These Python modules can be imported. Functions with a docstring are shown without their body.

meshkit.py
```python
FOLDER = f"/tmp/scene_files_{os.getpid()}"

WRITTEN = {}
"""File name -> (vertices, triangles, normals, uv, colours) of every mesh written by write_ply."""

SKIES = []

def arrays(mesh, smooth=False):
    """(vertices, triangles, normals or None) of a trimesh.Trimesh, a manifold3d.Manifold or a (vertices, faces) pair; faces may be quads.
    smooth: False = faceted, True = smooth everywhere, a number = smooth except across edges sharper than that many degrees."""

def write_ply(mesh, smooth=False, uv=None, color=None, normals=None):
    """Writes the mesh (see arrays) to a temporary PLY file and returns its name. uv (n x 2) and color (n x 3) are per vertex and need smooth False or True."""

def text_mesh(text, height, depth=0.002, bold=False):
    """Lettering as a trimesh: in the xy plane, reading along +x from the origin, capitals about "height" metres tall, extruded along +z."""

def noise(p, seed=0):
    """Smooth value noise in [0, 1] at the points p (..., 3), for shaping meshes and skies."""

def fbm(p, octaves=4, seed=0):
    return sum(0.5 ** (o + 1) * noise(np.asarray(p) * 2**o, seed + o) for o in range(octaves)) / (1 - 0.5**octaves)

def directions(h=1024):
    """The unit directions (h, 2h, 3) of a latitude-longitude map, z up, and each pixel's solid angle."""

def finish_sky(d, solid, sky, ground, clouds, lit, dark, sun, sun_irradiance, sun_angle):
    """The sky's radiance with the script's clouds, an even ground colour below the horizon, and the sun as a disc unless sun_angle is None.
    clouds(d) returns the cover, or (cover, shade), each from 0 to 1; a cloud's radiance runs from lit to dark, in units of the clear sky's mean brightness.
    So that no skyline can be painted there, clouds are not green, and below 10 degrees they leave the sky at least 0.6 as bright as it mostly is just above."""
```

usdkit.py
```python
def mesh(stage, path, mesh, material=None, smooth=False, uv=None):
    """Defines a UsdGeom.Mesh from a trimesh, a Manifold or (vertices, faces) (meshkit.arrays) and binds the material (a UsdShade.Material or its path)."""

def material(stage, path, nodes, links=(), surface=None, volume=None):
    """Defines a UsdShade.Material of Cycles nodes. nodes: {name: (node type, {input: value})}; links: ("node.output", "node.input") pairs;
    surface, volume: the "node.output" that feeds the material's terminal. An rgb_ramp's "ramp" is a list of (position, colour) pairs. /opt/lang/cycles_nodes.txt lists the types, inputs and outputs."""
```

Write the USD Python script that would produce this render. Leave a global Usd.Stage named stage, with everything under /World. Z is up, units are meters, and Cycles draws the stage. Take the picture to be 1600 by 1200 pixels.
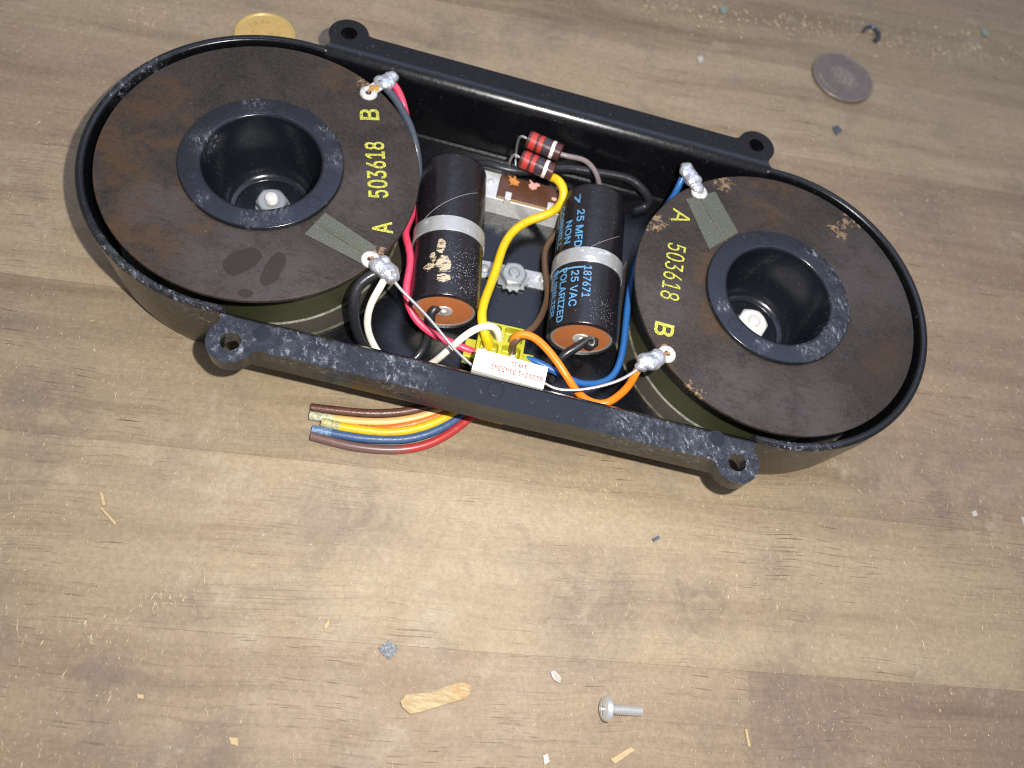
import math, random, numpy as np, trimesh, usdkit, meshkit
import shapely.geometry as sg
from shapely import affinity, union_all
from shapely.ops import unary_union
import manifold3d as m3
from scipy.interpolate import CubicSpline
from pxr import Usd, UsdGeom, UsdLux, UsdShade, Sdf, Gf

random.seed(7); rng = np.random.default_rng(7)
stage = Usd.Stage.CreateInMemory()
UsdGeom.SetStageUpAxis(stage, UsdGeom.Tokens.z); UsdGeom.SetStageMetersPerUnit(stage, 1.0)
UsdGeom.Xform.Define(stage, '/World'); UsdGeom.Scope.Define(stage, '/World/Looks')

# ---------------------------------------------------------------- units
# Working unit u = 0.6 mm, origin between the two coils at the level of their top boards.
S = 0.0006
BENCH = -33.0                                  # bench top in u
FLOOR = -30.0                                  # inside floor of the housing in u
CX = 96.3                                      # coil centres at x = -CX and +CX
def W(p): p = np.asarray(p, float); return (p + [0, 0, -BENCH]) * S

# ---------------------------------------------------------------- camera
CAM = np.array([-14.937, -166.895, 228.959])
ROT = np.array([[0.96885113, -0.23404513, -0.08093433], [0.17974739, 0.88941491, -0.42027609], [0.17034777, 0.39263723, 0.90377964]])   # columns: right, up, back
FPX = 1200.0
def frame_matrix(pos, R):
    M = np.eye(4); M[:3, :3] = R.T; M[3, :3] = W(pos); return Gf.Matrix4d(*M.ravel().tolist())
cam = UsdGeom.Camera.Define(stage, '/World/Camera')
cam.AddTransformOp().Set(frame_matrix(CAM, ROT))
cam.CreateFocalLengthAttr(4.7); cam.CreateHorizontalApertureAttr(4.7 * 1600 / FPX); cam.CreateVerticalApertureAttr(4.7 * 1200 / FPX)
cam.CreateClippingRangeAttr(Gf.Vec2f(0.005, 20)); cam.CreateFStopAttr(2.6); cam.CreateFocusDistanceAttr(0.158)
cam.CreateExposureAttr(0.0)

# ---------------------------------------------------------------- light: the phone's flash beside the lens, dim bluish daylight of the room
def light(kind, name, pos, R, **kw):
    l = kind.Define(stage, '/World/' + name); l.AddTransformOp().Set(frame_matrix(pos, R))
    for k, v in kw.items(): getattr(l, f'Create{k}Attr')(v)
    return l
FLASH = CAM + ROT @ np.array([33.0, 21.0, 2.0])
_t = math.radians(9); AIM = ROT @ np.array([[1, 0, 0], [0, math.cos(_t), -math.sin(_t)], [0, math.sin(_t), math.cos(_t)]])
light(UsdLux.DiskLight, 'flash_lamp', FLASH, AIM, Radius=0.0022, Intensity=12500.0, Color=Gf.Vec3f(1.0, 0.975, 0.935))
light(UsdLux.RectLight, 'room_lamp', [250, 900, 1700], np.array([[1, 0, 0], [0, .88, .47], [0, -.47, .88]]).T @ np.eye(3), Width=1.3, Height=1.0, Intensity=1.75, Color=Gf.Vec3f(0.50, 0.62, 1.0))
dome = UsdLux.DomeLight.Define(stage, '/World/room_ambient'); dome.CreateIntensityAttr(0.13); dome.CreateColorAttr(Gf.Vec3f(.92, .92, 1.0))

# ---------------------------------------------------------------- materials
class G:
    def __init__(s): s.n, s.l, s.k = {}, [], 0
    def __call__(s, kind, **kw):
        name = f'n{s.k}'; s.k += 1; vals = {}
        for k, v in kw.items():
            if isinstance(v, str) and v.startswith('@'): s.l.append((v[1:], f'{name}.{k}'))
            else: vals[k] = v
        s.n[name] = (kind, vals); return '@' + name
    def pos(s):                                # world position in u
        if not hasattr(s, '_p'):
            g = s('geometry'); s._p = s('mapping', mapping_type='point', vector=g + '.position', location=(0, 0, BENCH), scale=(1 / S,) * 3) + '.vector'
        return s._p
    def noise(s, scale, detail=3, rough=.55, vec=None, stretch=None, dist=0.0):
        v = vec or s.pos()
        if stretch: v = s('mapping', mapping_type='point', vector=v, scale=stretch) + '.vector'
        return s('noise_texture', vector=v, scale=scale, detail=detail, roughness=rough, distortion=dist) + '.fac'
    def rng(s, v, a, b, c=0., d=1., smooth=True):
        return s('map_range', range_type='smoothstep' if smooth else 'linear', value=v, from_min=a, from_max=b, to_min=c, to_max=d, clamp=True) + '.result'
    def math(s, op, a, b=0.0): return s('math', math_type=op, value1=a, value2=b) + '.value'
    def mix(s, f, a, b, kind='mix'): return s('mix', mix_type=kind, fac=f, color1=a, color2=b) + '.color'
    def spots(s, pts, vec=None):               # soft round masks at real places: (x, y, z, radius)
        tot = None
        for x, y, z, r in pts:
            d = s('vector_math', math_type='distance', vector1=vec or s.pos(), vector2=(x, y, z)) + '.value'
            m = s.rng(d, r, r * .25, 0., 1.)
            tot = m if tot is None else s.math('maximum', tot, m)
        return tot
    def bump(s, h, dist, strength=1.0): return s('bump', height=h, distance=dist * S, strength=strength) + '.normal'
    def out(s, path, surf): return usdkit.material(stage, '/World/Looks/' + path, s.n, s.l, surface=surf[1:])

def principled(g, name, base, rough=.5, metallic=0., **kw):
    p = g('principled_bsdf', base_color=base, roughness=rough, metallic=metallic, **kw)
    return g.out(name, p + '.BSDF')

def plain(name, c, rough=.4, metallic=0., var=.12, scale=.8, dirt=None, dirt_t=(.6, .72), dscale=.5, bump=.0, **kw):
    """even colour with slight mottling and optional dirt"""
    g = G(); n = g.noise(scale, 4)
    base = g.mix(n, tuple(x * (1 - var) for x in c), tuple(min(1, x * (1 + var)) for x in c))
    if dirt is not None:
        base = g.mix(g.rng(g.noise(dscale, 6, .65), *dirt_t), base, dirt)
    r = g.rng(g.noise(scale * 2.3, 4), .3, .7, rough * .8, rough * 1.25)
    if bump: kw['normal'] = g.bump(g.noise(scale * 2, 5), bump)
    return principled(g, name, base, r, metallic, **kw)

M = {}
def black_plastic(name, spots, amount=.17, spec=.5, base=(.0038, .0040, .0050), rough=.235):
    g = G()
    v = g('mapping', mapping_type='point', vector=g.pos(), rotation=(0, 0, -.5)) + '.vector'
    n1 = g.noise(1., 5, .62, vec=v, stretch=(.75, .38, .6), dist=.4); n2 = g.noise(2.2, 3, .6)
    speck = g.rng(g.noise(1.7, 1, .5), .775, .82, 0., .3)
    if spots:
        sp = g.spots(spots)
        thr = g.math('add', n1, g.math('multiply', sp, amount))
        m = g.math('multiply', g.rng(thr, .63, .95, 0., .85), g.rng(n2, .34, .66, .12, 1.))
        m2 = g.math('multiply', g.math('multiply', sp, .55), g.rng(g.noise(1.3, 3, .65), .63, .76))
        m = g.math('maximum', m, m2)
        haze = g.math('multiply', sp, g.rng(g.noise(.35, 5, .7), .38, .70, 0., .055))
        f = g.math('minimum', g.math('maximum', g.math('add', m, haze), speck), .9)
    else: m = None; f = speck
    base = g.mix(f, base, (.50, .52, .57))
    r = g.rng(g.noise(.8, 4), .3, .7, rough * .85, rough * 1.2)
    h = g.noise(3.5, 3)
    if m is not None: r = g.math('add', r, g.math('multiply', m, .35)); h = g.math('add', h, g.math('multiply', m, .5))
    return principled(g, name, base, r, 0., normal=g.bump(h, .03, .4), specular_ior_level=spec)

# ---------------------------------------------------------------- geometry helpers
def P(px, py, z):
    """the point on the level z (u) that lies behind a point of the 1600 x 1200 photograph; used once, to measure the place"""
    d = ROT @ np.array([(px - 800) / FPX, -(py - 600) / FPX, -1.0]); return CAM + d * ((z - CAM[2]) / d[2])

def tm(v, f):
    f = np.asarray(f)
    if f.ndim == 2 and f.shape[1] == 4: f = np.vstack([f[:, [0, 1, 2]], f[:, [0, 2, 3]]])
    return trimesh.Trimesh(np.asarray(v, float), f, process=False)
def cat(*ms): return trimesh.util.concatenate([m for m in ms])
def lathe(profile, n=64, a0=0., a1=2 * math.pi, closed_profile=False):
    """(r, z) profile turned about z"""
    full = abs(a1 - a0 - 2 * math.pi) < 1e-6
    an = np.linspace(a0, a1, n, endpoint=not full); pr = np.asarray(profile, float); k = len(pr)
    v = np.array([[r * math.cos(a), r * math.sin(a), z] for a in an for r, z in pr]); f = []
    N = len(an)
    for i in range(N if full else N - 1):
        j = (i + 1) % N
        for q in range(k if closed_profile else k - 1):
            w = (q + 1) % k
            f.append([i * k + q, j * k + q, j * k + w, i * k + w])
    m = tm(v, f); m.merge_vertices(); m.update_faces(m.nondegenerate_faces()); return m
def tube(pts, r, sides=12, step=1.2, cap=True, raw=False):
    pts = np.asarray(pts, float)
    if len(pts) > 2 and not raw:
        t = np.r_[0, np.cumsum(np.sqrt(np.linalg.norm(np.diff(pts, axis=0), axis=1)) ** 1.3)]
        c = CubicSpline(t, pts, bc_type='natural'); n = max(6, int(np.linalg.norm(np.diff(pts, axis=0), axis=1).sum() / step))
        pts = c(np.linspace(0, t[-1], n))
    elif len(pts) == 2: pts = np.linspace(pts[0], pts[1], 4)
    rr = np.full(len(pts), r, float) if np.isscalar(r) else np.interp(np.linspace(0, 1, len(pts)), np.linspace(0, 1, len(r)), r)
    T = np.gradient(pts, axis=0); T /= np.linalg.norm(T, axis=1)[:, None]
    u = np.cross(T[0], [0, 0, 1.0]); u = u if np.linalg.norm(u) > .1 else np.cross(T[0], [1.0, 0, 0]); u /= np.linalg.norm(u)
    V, F = [], []
    for i, p in enumerate(pts):
        u = u - T[i] * (u @ T[i]); u /= np.linalg.norm(u); w = np.cross(T[i], u)
        for k in range(sides):
            a = 2 * math.pi * k / sides; V.append(p + rr[i] * (math.cos(a) * u + math.sin(a) * w))
    n = len(pts)
    for i in range(n - 1):
        for k in range(sides):
            q = (k + 1) % sides; F += [[i * sides + k, i * sides + q, (i + 1) * sides + q], [i * sides + k, (i + 1) * sides + q, (i + 1) * sides + k]]
    if cap:
        for i, s in ((0, -1), (n - 1, 1)):
            b = len(V); V.append(pts[i] + T[i] * s * rr[i] * .12)
            for k in range(sides):
                q = (k + 1) % sides; F.append([b, i * sides + (q if s < 0 else k), i * sides + (k if s < 0 else q)])
    return tm(V, F)
def extrude(poly, z0, z1):
    gs = [p for p in getattr(poly, 'geoms', [poly]) if p.area > 1e-6]
    out = []
    for p in gs:
        e = trimesh.creation.extrude_polygon(p, z1 - z0, engine='earcut'); e.apply_translation([0, 0, z0]); out.append(e)
    return cat(*out)
def plate(poly, z0, z1, ch=.2):
    """extruded outline whose upper edge is eased in two small steps"""
    return cat(extrude(poly, z0, z1 - ch), extrude(poly.buffer(-ch * .45), z1 - ch - .02, z1 - ch * .35), extrude(poly.buffer(-ch), z1 - ch * .35 - .02, z1))
def mani(m): return m3.Manifold(m3.Mesh(vert_properties=np.asarray(m.vertices, np.float32), tri_verts=np.asarray(m.faces, np.uint32)))
def unmani(m): q = m.to_mesh(); return tm(q.vert_properties[:, :3], q.tri_verts)
def rbox(c, size, r=.4, seg=8):
    c, h = np.asarray(c, float), np.asarray(size, float) / 2 - r
    s = m3.Manifold.sphere(r, seg)
    return unmani(m3.Manifold.batch_hull([s.translate(tuple(c + h * [i, j, k])) for i in (-1, 1) for j in (-1, 1) for k in (-1, 1)]))
def along(mesh, a, b):
    """moves a mesh built along z from the origin so that z runs from a towards b"""
    a, b = np.asarray(a, float), np.asarray(b, float); d = (b - a) / np.linalg.norm(b - a)
    M4 = trimesh.geometry.align_vectors([0, 0, 1], d); M4[:3, 3] = a; m = mesh.copy(); m.apply_transform(M4); return m
def lump(c, rad, seed, amp=.25, sub=3, freq=.6):
    s = trimesh.creation.icosphere(subdivisions=sub); v = s.vertices * np.asarray(rad, float)
    n = meshkit.fbm(s.vertices * freq * 2 + seed * 7.3); n = (n - n.mean())
    s.vertices = v * (1 + amp * 2 * n)[:, None] + np.asarray(c, float); return s
def text(txt, a, b, height, bold=False, depth=.05, lift=.03, mirror=False, size_ref=None):
    """flat print whose baseline runs from a to b (u), letters 'height' tall, on a level surface"""
    m = meshkit.text_mesh(txt, 1.0, depth=1.0, bold=bold)
    a, b = np.asarray(a, float), np.asarray(b, float); L = np.linalg.norm((b - a)[:2]); lo, hi = m.bounds
    v = m.vertices.copy(); s = (v[:, 0] - lo[0]) / (hi[0] - lo[0]); t = (v[:, 1] - (lo[1] if len(txt) > 0 else 0)) / (hi[1] - lo[1])
    d = (b - a) / L; up = np.array([-d[1], d[0], 0.])
    m.vertices = a + np.outer(s * L, d) + np.outer(t * height, up) + np.outer(v[:, 2] * depth + lift, [0, 0, 1.0]); return m

used, base_of = {}, {}
def numbered(path):
    k = used.get(path, -1) + 1; used[path] = k
    return path if k == 0 else f'{path}_{k:03d}'
def meta(prim, **kw):
    for k, v in kw.items():
        if v: prim.SetCustomDataByKey(k, v)
def thing(name, base, label=None, category=None, group=None, kind=None):
    path = numbered('/World/' + name); x = UsdGeom.Xform.Define(stage, path); x.AddTranslateOp().Set(Gf.Vec3d(*W(base).tolist()))
    base_of[path] = W(base); meta(x.GetPrim(), label=label, category=category, group=group, kind=kind); return path
def part(name, mesh, mat, parent, smooth=35, label=None, kind=None):
    path = numbered(f'{parent}/{name}'); m = mesh.copy()
    m.vertices = W(m.vertices) - base_of[parent]; base_of[path] = base_of[parent]
    o = usdkit.mesh(stage, path, m, mat, smooth=smooth); meta(o.GetPrim(), label=label, kind=kind); return path
def group_part(name, parent, label=None):
    path = numbered(f'{parent}/{name}'); x = UsdGeom.Xform.Define(stage, path); base_of[path] = base_of[parent]
    meta(x.GetPrim(), label=label); return path
def single(name, mesh, mat, base, label, category=None, group=None, kind=None, smooth=35):
    path = numbered('/World/' + name); m = mesh.copy(); m.vertices = (W(m.vertices) - W(base))
    o = usdkit.mesh(stage, path, m, mat, smooth=smooth); o.AddTranslateOp().Set(Gf.Vec3d(*W(base).tolist()))
    meta(o.GetPrim(), label=label, category=category, group=group, kind=kind); return path

# ================================================================ THE BENCH
TH = math.radians(7.3); CT, ST = math.cos(TH), math.sin(TH)
def uv2xy(u, v): return (u * CT - v * ST, u * ST + v * CT)
SMUDGES = [(945, 925, 26), (1085, 945, 22), (560, 800, 22), (1240, 1110, 30), (280, 945, 16), (1020, 330, 10), (700, 60, 24), (860, 40, 20), (60, 640, 26), (1450, 330, 30), (1480, 760, 34), (330, 1170, 16), (140, 1090, 22)]
def wood(name, light, dark, streak, seed, grime=.3, pore=.5):
    g = G()
    r = g('object_info') + '.random'
    off = g('combine_xyz', x=g.math('multiply', r, 900.), y=g.math('multiply', r, 431.), z=seed * 13.) + '.vector'
    p = g('vector_math', math_type='add', vector1=g('mapping', mapping_type='point', vector=g.pos(), rotation=(0, 0, -TH)) + '.vector', vector2=off) + '.vector'
    pw0 = g('vector_math', math_type='add', vector1=g.pos(), vector2=g('vector_math', math_type='scale', vector1=g('noise_texture', vector=g.pos(), scale=.06, detail=3) + '.color', scale=6.) + '.vector') + '.vector'
    warp = g('noise_texture', vector=p, scale=.012, detail=2) + '.color'
    pw = g('vector_math', math_type='add', vector1=p, vector2=g('vector_math', math_type='multiply', vector1=warp, vector2=(0, 14., 0)) + '.vector') + '.vector'
    broad = g.noise(1., 3, .5, vec=pw, stretch=(.006, .085, .05))
    fine = g.noise(1., 5, .65, vec=pw, stretch=(.035, .9, .5))
    hair = g.noise(1., 3, .6, vec=pw, stretch=(.09, 3.4, 1.))
    blot = g.noise(.028, 5, .6, dist=.6)
    f = g.math('add', g.math('multiply', broad, .8), g.math('add', g.math('multiply', fine, .40), g.math('multiply', hair, .12)))
    c = g.mix(g.rng(f, .46, .90), light, dark)
    c = g.mix(g.math('multiply', g.rng(broad, .52, .74), .5), c, streak)
    line = g.noise(1., 3, .55, vec=pw, stretch=(.010, .42, .2)); lm = g.rng(g.math('absolute', g.math('subtract', line, .52)), .022, .0, 0., .42)
    c = g.mix(g.math('multiply', lm, g.rng(g.noise(.02, 2), .45, .6)), c, (.125, .085, .055))
    area = g.rng(g.noise(.022, 3, .5, vec=p), .46, .66)
    pores = g.math('multiply', g.rng(g.noise(1., 2, .5, vec=pw, stretch=(.06, 1.6, 1.)), .63, .72), g.math('multiply', area, pore))
    c = g.mix(pores, c, (.075, .05, .035))
    c = g.mix(g.math('multiply', g.rng(blot, .5, .74), grime), c, (.185, .145, .115))
    stain = g.rng(g.noise(.11, 4, .65, dist=1.2), .66, .80, 0., .34); c = g.mix(stain, c, (.14, .115, .10))
    sm = g.spots([(*P(px, py, BENCH), r) for px, py, r in SMUDGES]); c = g.mix(g.math('multiply', sm, g.rng(g.noise(.10, 5, .65, dist=.8), .36, .64, .1, .55)), c, (.15, .115, .092))
    rx = P(798, 858, BENCH); dd = g('vector_math', math_type='distance', vector1=pw0, vector2=tuple(rx)) + '.value'; rm = g.rng(g.math('absolute', g.math('subtract', dd, 12.)), 2.2, .2, 0., 1.)
    c = g.mix(g.math('multiply', rm, g.rng(g.noise(.08, 4, .6), .42, .62, 0., .38)), c, (.16, .12, .085))
    pale = g.rng(g.noise(.045, 6, .72), .55, .78, 0., .38); c = g.mix(pale, c, (.46, .40, .315))
    mot = g.noise(.65, 5, .75); c = g.mix(g.rng(mot, .30, .70, 0., 1.), g.mix(1., c, (.87, .85, .83), 'multiply'), g.mix(1., c, (1.12, 1.12, 1.12), 'multiply'))
    dash = g.rng(g.noise(1., 3, .6, stretch=(1.7, .5, 1.)), .655, .72, 0., .5); c = g.mix(dash, c, (.54, .44, .30))
    drk = g.rng(g.noise(.9, 3, .6), .69, .75, 0., .5); c = g.mix(drk, c, (.10, .08, .065))
    sc = g.noise(1., 2, .5, stretch=(.35, .03, 1.), dist=.2)
    sc2 = g.math('multiply', g.rng(g.math('absolute', g.math('subtract', sc, .5)), .0028, .0, 0., 1.), g.rng(g.noise(.02, 2), .58, .66, 0., .4))
    h = g.math('subtract', g.math('add', g.math('multiply', fine, .6), g.math('multiply', g.noise(1.4, 4, .7), .5)), g.math('add', g.math('multiply', pores, 1.2), 0.))
    rough = g.rng(g.noise(.05, 4), .3, .7, .46, .66)
    return principled(g, name, c, rough, 0., normal=g.bump(h, .22, .8), specular_ior_level=.32)
woods = {'pale': wood('wood_pale', (.328, .257, .166), (.258, .194, .122), (.215, .157, .100), 1, .5, .6),
         'warm': wood('wood_warm', (.292, .219, .143), (.226, .163, .106), (.182, .130, .087), 2, .5, .6),
         'grey': wood('wood_grey', (.285, .221, .140), (.200, .148, .091), (.145, .106, .066), 3, .5, 1.),
         'dark': wood('wood_dark', (.252, .184, .126), (.178, .124, .088), (.125, .087, .066), 4, .5)}
bench = thing('workbench', (0, 0, BENCH), 'scuffed laminated wooden workbench top strewn with sawdust under everything', 'workbench', kind='structure')
M['core'] = plain('bench_core_wood', (.2, .15, .1), .7)
part('bench_core', rbox((0, 60, BENCH - 15), (1180, 1020, 22), 1.), M['core'], bench)
rows = [(-314.5, -257, [('warm', -600, -60), ('pale', -60, 600)]), (-257, -199.5, [('pale', -600, 20), ('warm', 20, 600)]),
        (-199.5, -142, [('warm', -600, 90), ('dark', 90, 330), ('warm', 330, 600)]),
        (-142, -84, [('pale', -600, 236), ('warm', 236, 600)]),
        (-84, -26.5, [('grey', -600, 150), ('warm', 150, 600)]),
        (-26.5, 31, [('pale', -600, 60), ('warm', 60, 600)]),
        (31, 88.5, [('warm', -600, -60), ('warm', -60, 600)]),
        (88.5, 146, [('pale', -600, 320), ('grey', 320, 600)]),
        (146, 203.5, [('grey', -600, 600)]),
        (203.5, 261, [('grey', -600, 130), ('warm', 130, 330), ('grey', 330, 600)]),
        (261, 318.5, [('warm', -600, 200), ('grey', 200, 600)]), (318.5, 376, [('grey', -600, 0), ('warm', 0, 600)]),
        (376, 433, [('pale', -600, 100), ('grey', 100, 600)]), (433, 490, [('warm', -600, 600)])]
for v0, v1, segs in rows:
    for tone, u0, u1 in segs:
        g_ = .012; b_ = .06; top = BENCH - random.uniform(0, .03)
        a, b, c_, d_ = u0 + g_, u1 - g_, v0 + g_, v1 - g_
        lo = [(a, c_), (b, c_), (b, d_), (a, d_)]; hi = [(a + b_, c_ + b_), (b - b_, c_ + b_), (b - b_, d_ - b_), (a + b_, d_ - b_)]
        V = [(*uv2xy(*q), top - 3.8) for q in lo] + [(*uv2xy(*q), top - b_ * .7) for q in lo] + [(*uv2xy(*q), top) for q in hi]
        F = [[3, 2, 1, 0], [8, 9, 10, 11]] + [[i + k, (i + 1) % 4 + k, (i + 1) % 4 + k + 4, i + k + 4] for k in (0, 4) for i in range(4)]
        part('stave', tm(V, F), woods[tone], bench, smooth=False)

# ================================================================ THE CROSSOVER UNIT
unit = thing('speaker_crossover', (0, 0, BENCH), 'open black oval speaker crossover with two round coils, two capacitors and coloured wires', 'crossover')

# ---- housing
scuffs = [(-125, -50, 1, 24), (-98, -58, 1, 22), (-84, -70, 1, 12), (-66, -66, 1, 16), (-30, -66, 1, 18), (-55, -66, 1, 14), (50, -66, 1, 22), (70, -66, 1, 20), (85, -70, 1, 13), (108, -60, 1, 22),
          (-155, 18, 1, 12), (-148, 30, 1, 10)]
M['case'] = black_plastic('case_plastic', scuffs, .13)
M['case_smooth'] = black_plastic('mark_plastic', None, base=(.003, .0032, .004), rough=.30)
house = group_part('housing', unit)
prof = [(54.0, -30.06), (55.2, -29.8), (55.9, -29.1), (56.2, -27.5), (57.2, -1.2), (57.5, .2), (57.9, .65), (58.5, .85), (59.3, .85), (60.0, .6), (60.35, .1), (60.4, -1), (59.6, -28), (59.2, -31.2), (58.2, -32.6), (57.2, -33.0), (53.0, -33.0)]
def stadium_sweep(prof, n=72):
    """the wall all round; along the straight sides it stops under the rails"""
    full = np.asarray(prof); low = full.copy(); low[:, 1] = np.minimum(low[:, 1], -5.6); path = []
    for a in np.linspace(-math.pi / 2, math.pi / 2, n): path.append((CX, math.cos(a), math.sin(a), full))
    path += [(x, 0., 1., p) for x, p in ((90.6, full), (90.5, low), (-90.5, low), (-90.6, full))]
    for a in np.linspace(math.pi / 2, 3 * math.pi / 2, n): path.append((-CX, math.cos(a), math.sin(a), full))
    path += [(x, 0., -1., p) for x, p in ((-90.6, full), (-90.5, low), (90.5, low), (90.6, full))]
    V = np.array([[cx + r * c, r * s, z] for cx, c, s, p in path for r, z in p]); k = len(prof); N = len(path)
    return tm(V, [[i * k + q, ((i + 1) % N) * k + q, ((i + 1) % N) * k + q + 1, i * k + q + 1] for i in range(N) for q in range(k - 1)])
ring = stadium_sweep(prof); ring.faces = ring.faces[:, ::-1]
stad = sg.LineString([(-CX, 0), (CX, 0)])
floor_pl = extrude(stad.buffer(54.6, quad_segs=32), -32.9, FLOOR)
fil = [(57.2 + 5.2 * (1 - math.cos(t)), -4.25 + 5.2 * math.sin(t)) for t in np.linspace(0, math.pi / 2, 12)]
def rail_profile(inner, sharp):
    outer = [(69.75, .95), (70.05, .7)] if sharp else [(69, .95), (69.7, .7), (70.1, .1)]
    return inner + outer + [(70.35, -5.2), (70.3, -5.7), (69.8, -6.1), (69.75, -6.5), (70.0, -12.4), (69.6, -13.2), (68.6, -13.5), (59, -13.5), (58.6, -6)]
up_in = [(57.2, -6)] + fil; low_in = [(57.2, -6), (58.9, -2.6), (60.0, -.1), (60.4, .55), (61.1, .95)]
def prism_x(prof, x0, x1, sign):
    cs = m3.CrossSection([[(float(y), float(z)) for y, z in prof]], m3.FillRule.NonZero)
    if cs.area() <= 0: cs = m3.CrossSection([[(float(y), float(z)) for y, z in prof[::-1]]], m3.FillRule.NonZero)
    m = cs.extrude(x1 - x0).transform(np.array([[0, 0, 1, x0], [1, 0, 0, 0], [0, 1, 0, 0]], float))      # (y, z, length) to (x, y, z)
    return m if sign > 0 else m.mirror((0, 1, 0))
def region(sy):
    body = unary_union([sg.box(-84, 52, 84, 70.4)] + [sg.Point(x, 69).buffer(7.7, quad_segs=24) for x in (-84.3, 84.3)] + [sg.Point(x, 0).buffer(60.3, quad_segs=64) for x in (-CX, CX)])
    body = body.buffer(2.6, quad_segs=12).buffer(-2.6, quad_segs=12)
    inner = unary_union([sg.Point(x, 0).buffer(57.5, quad_segs=64) for x in (-CX, CX)] + [sg.box(-CX, 0, CX, 57.19)])
    q = body.difference(inner).intersection(sg.box(-93, 40, 93, 90)); return affinity.scale(q, 1, sy, origin=(0, 0))
solid = lambda poly, z0, z1: mani(extrude(poly, z0, z1))
flanges, lugs = [], []
for sy in (1, -1):
    inn = up_in if sy > 0 else low_in
    rail = prism_x(rail_profile(inn, sy < 0), -84, 84, sy)
    slab = prism_x([(57.2, -5.2)] + inn[1:] + [(80, .95), (80, -5.2)], -95, 95, sy) ^ solid(region(sy), -20, 5)
    whole = rail + slab
    for x in (-84.3, 84.3): whole = whole - m3.Manifold.cylinder(40, 3.15, circular_segments=40).translate((x, sy * 69.4, -30))
    cut = None
    for x in (-84.3, 84.3):
        c = solid(sg.Point(x, sy * 70).buffer(8.9, quad_segs=24), -20, 5); lugs.append(unmani(whole ^ c)); cut = c if cut is None else cut + c
    flanges.append(unmani(whole - cut))
part('shell', cat(ring, floor_pl, *flanges), M['case'], house, smooth=32)
for m in lugs: part('mounting_lug', m, M['case'], house, smooth=32)
for px, py in [(410, 522), (775, 608), (1120, 686), (668, 588)][:3]:
    c = P(px, py, .95)
    part('moulding_mark', lathe([(0, 1.0), (2.45, 1.0), (2.6, .93)], 28).apply_translation([c[0], c[1], 0]), M['case_smooth'], house)
    part('moulding_ring', lathe([(2.6, .9), (2.68, 1.03), (2.9, 1.03), (3.0, .9)], 28).apply_translation([c[0], c[1], 0]), M['case'], house)

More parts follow.
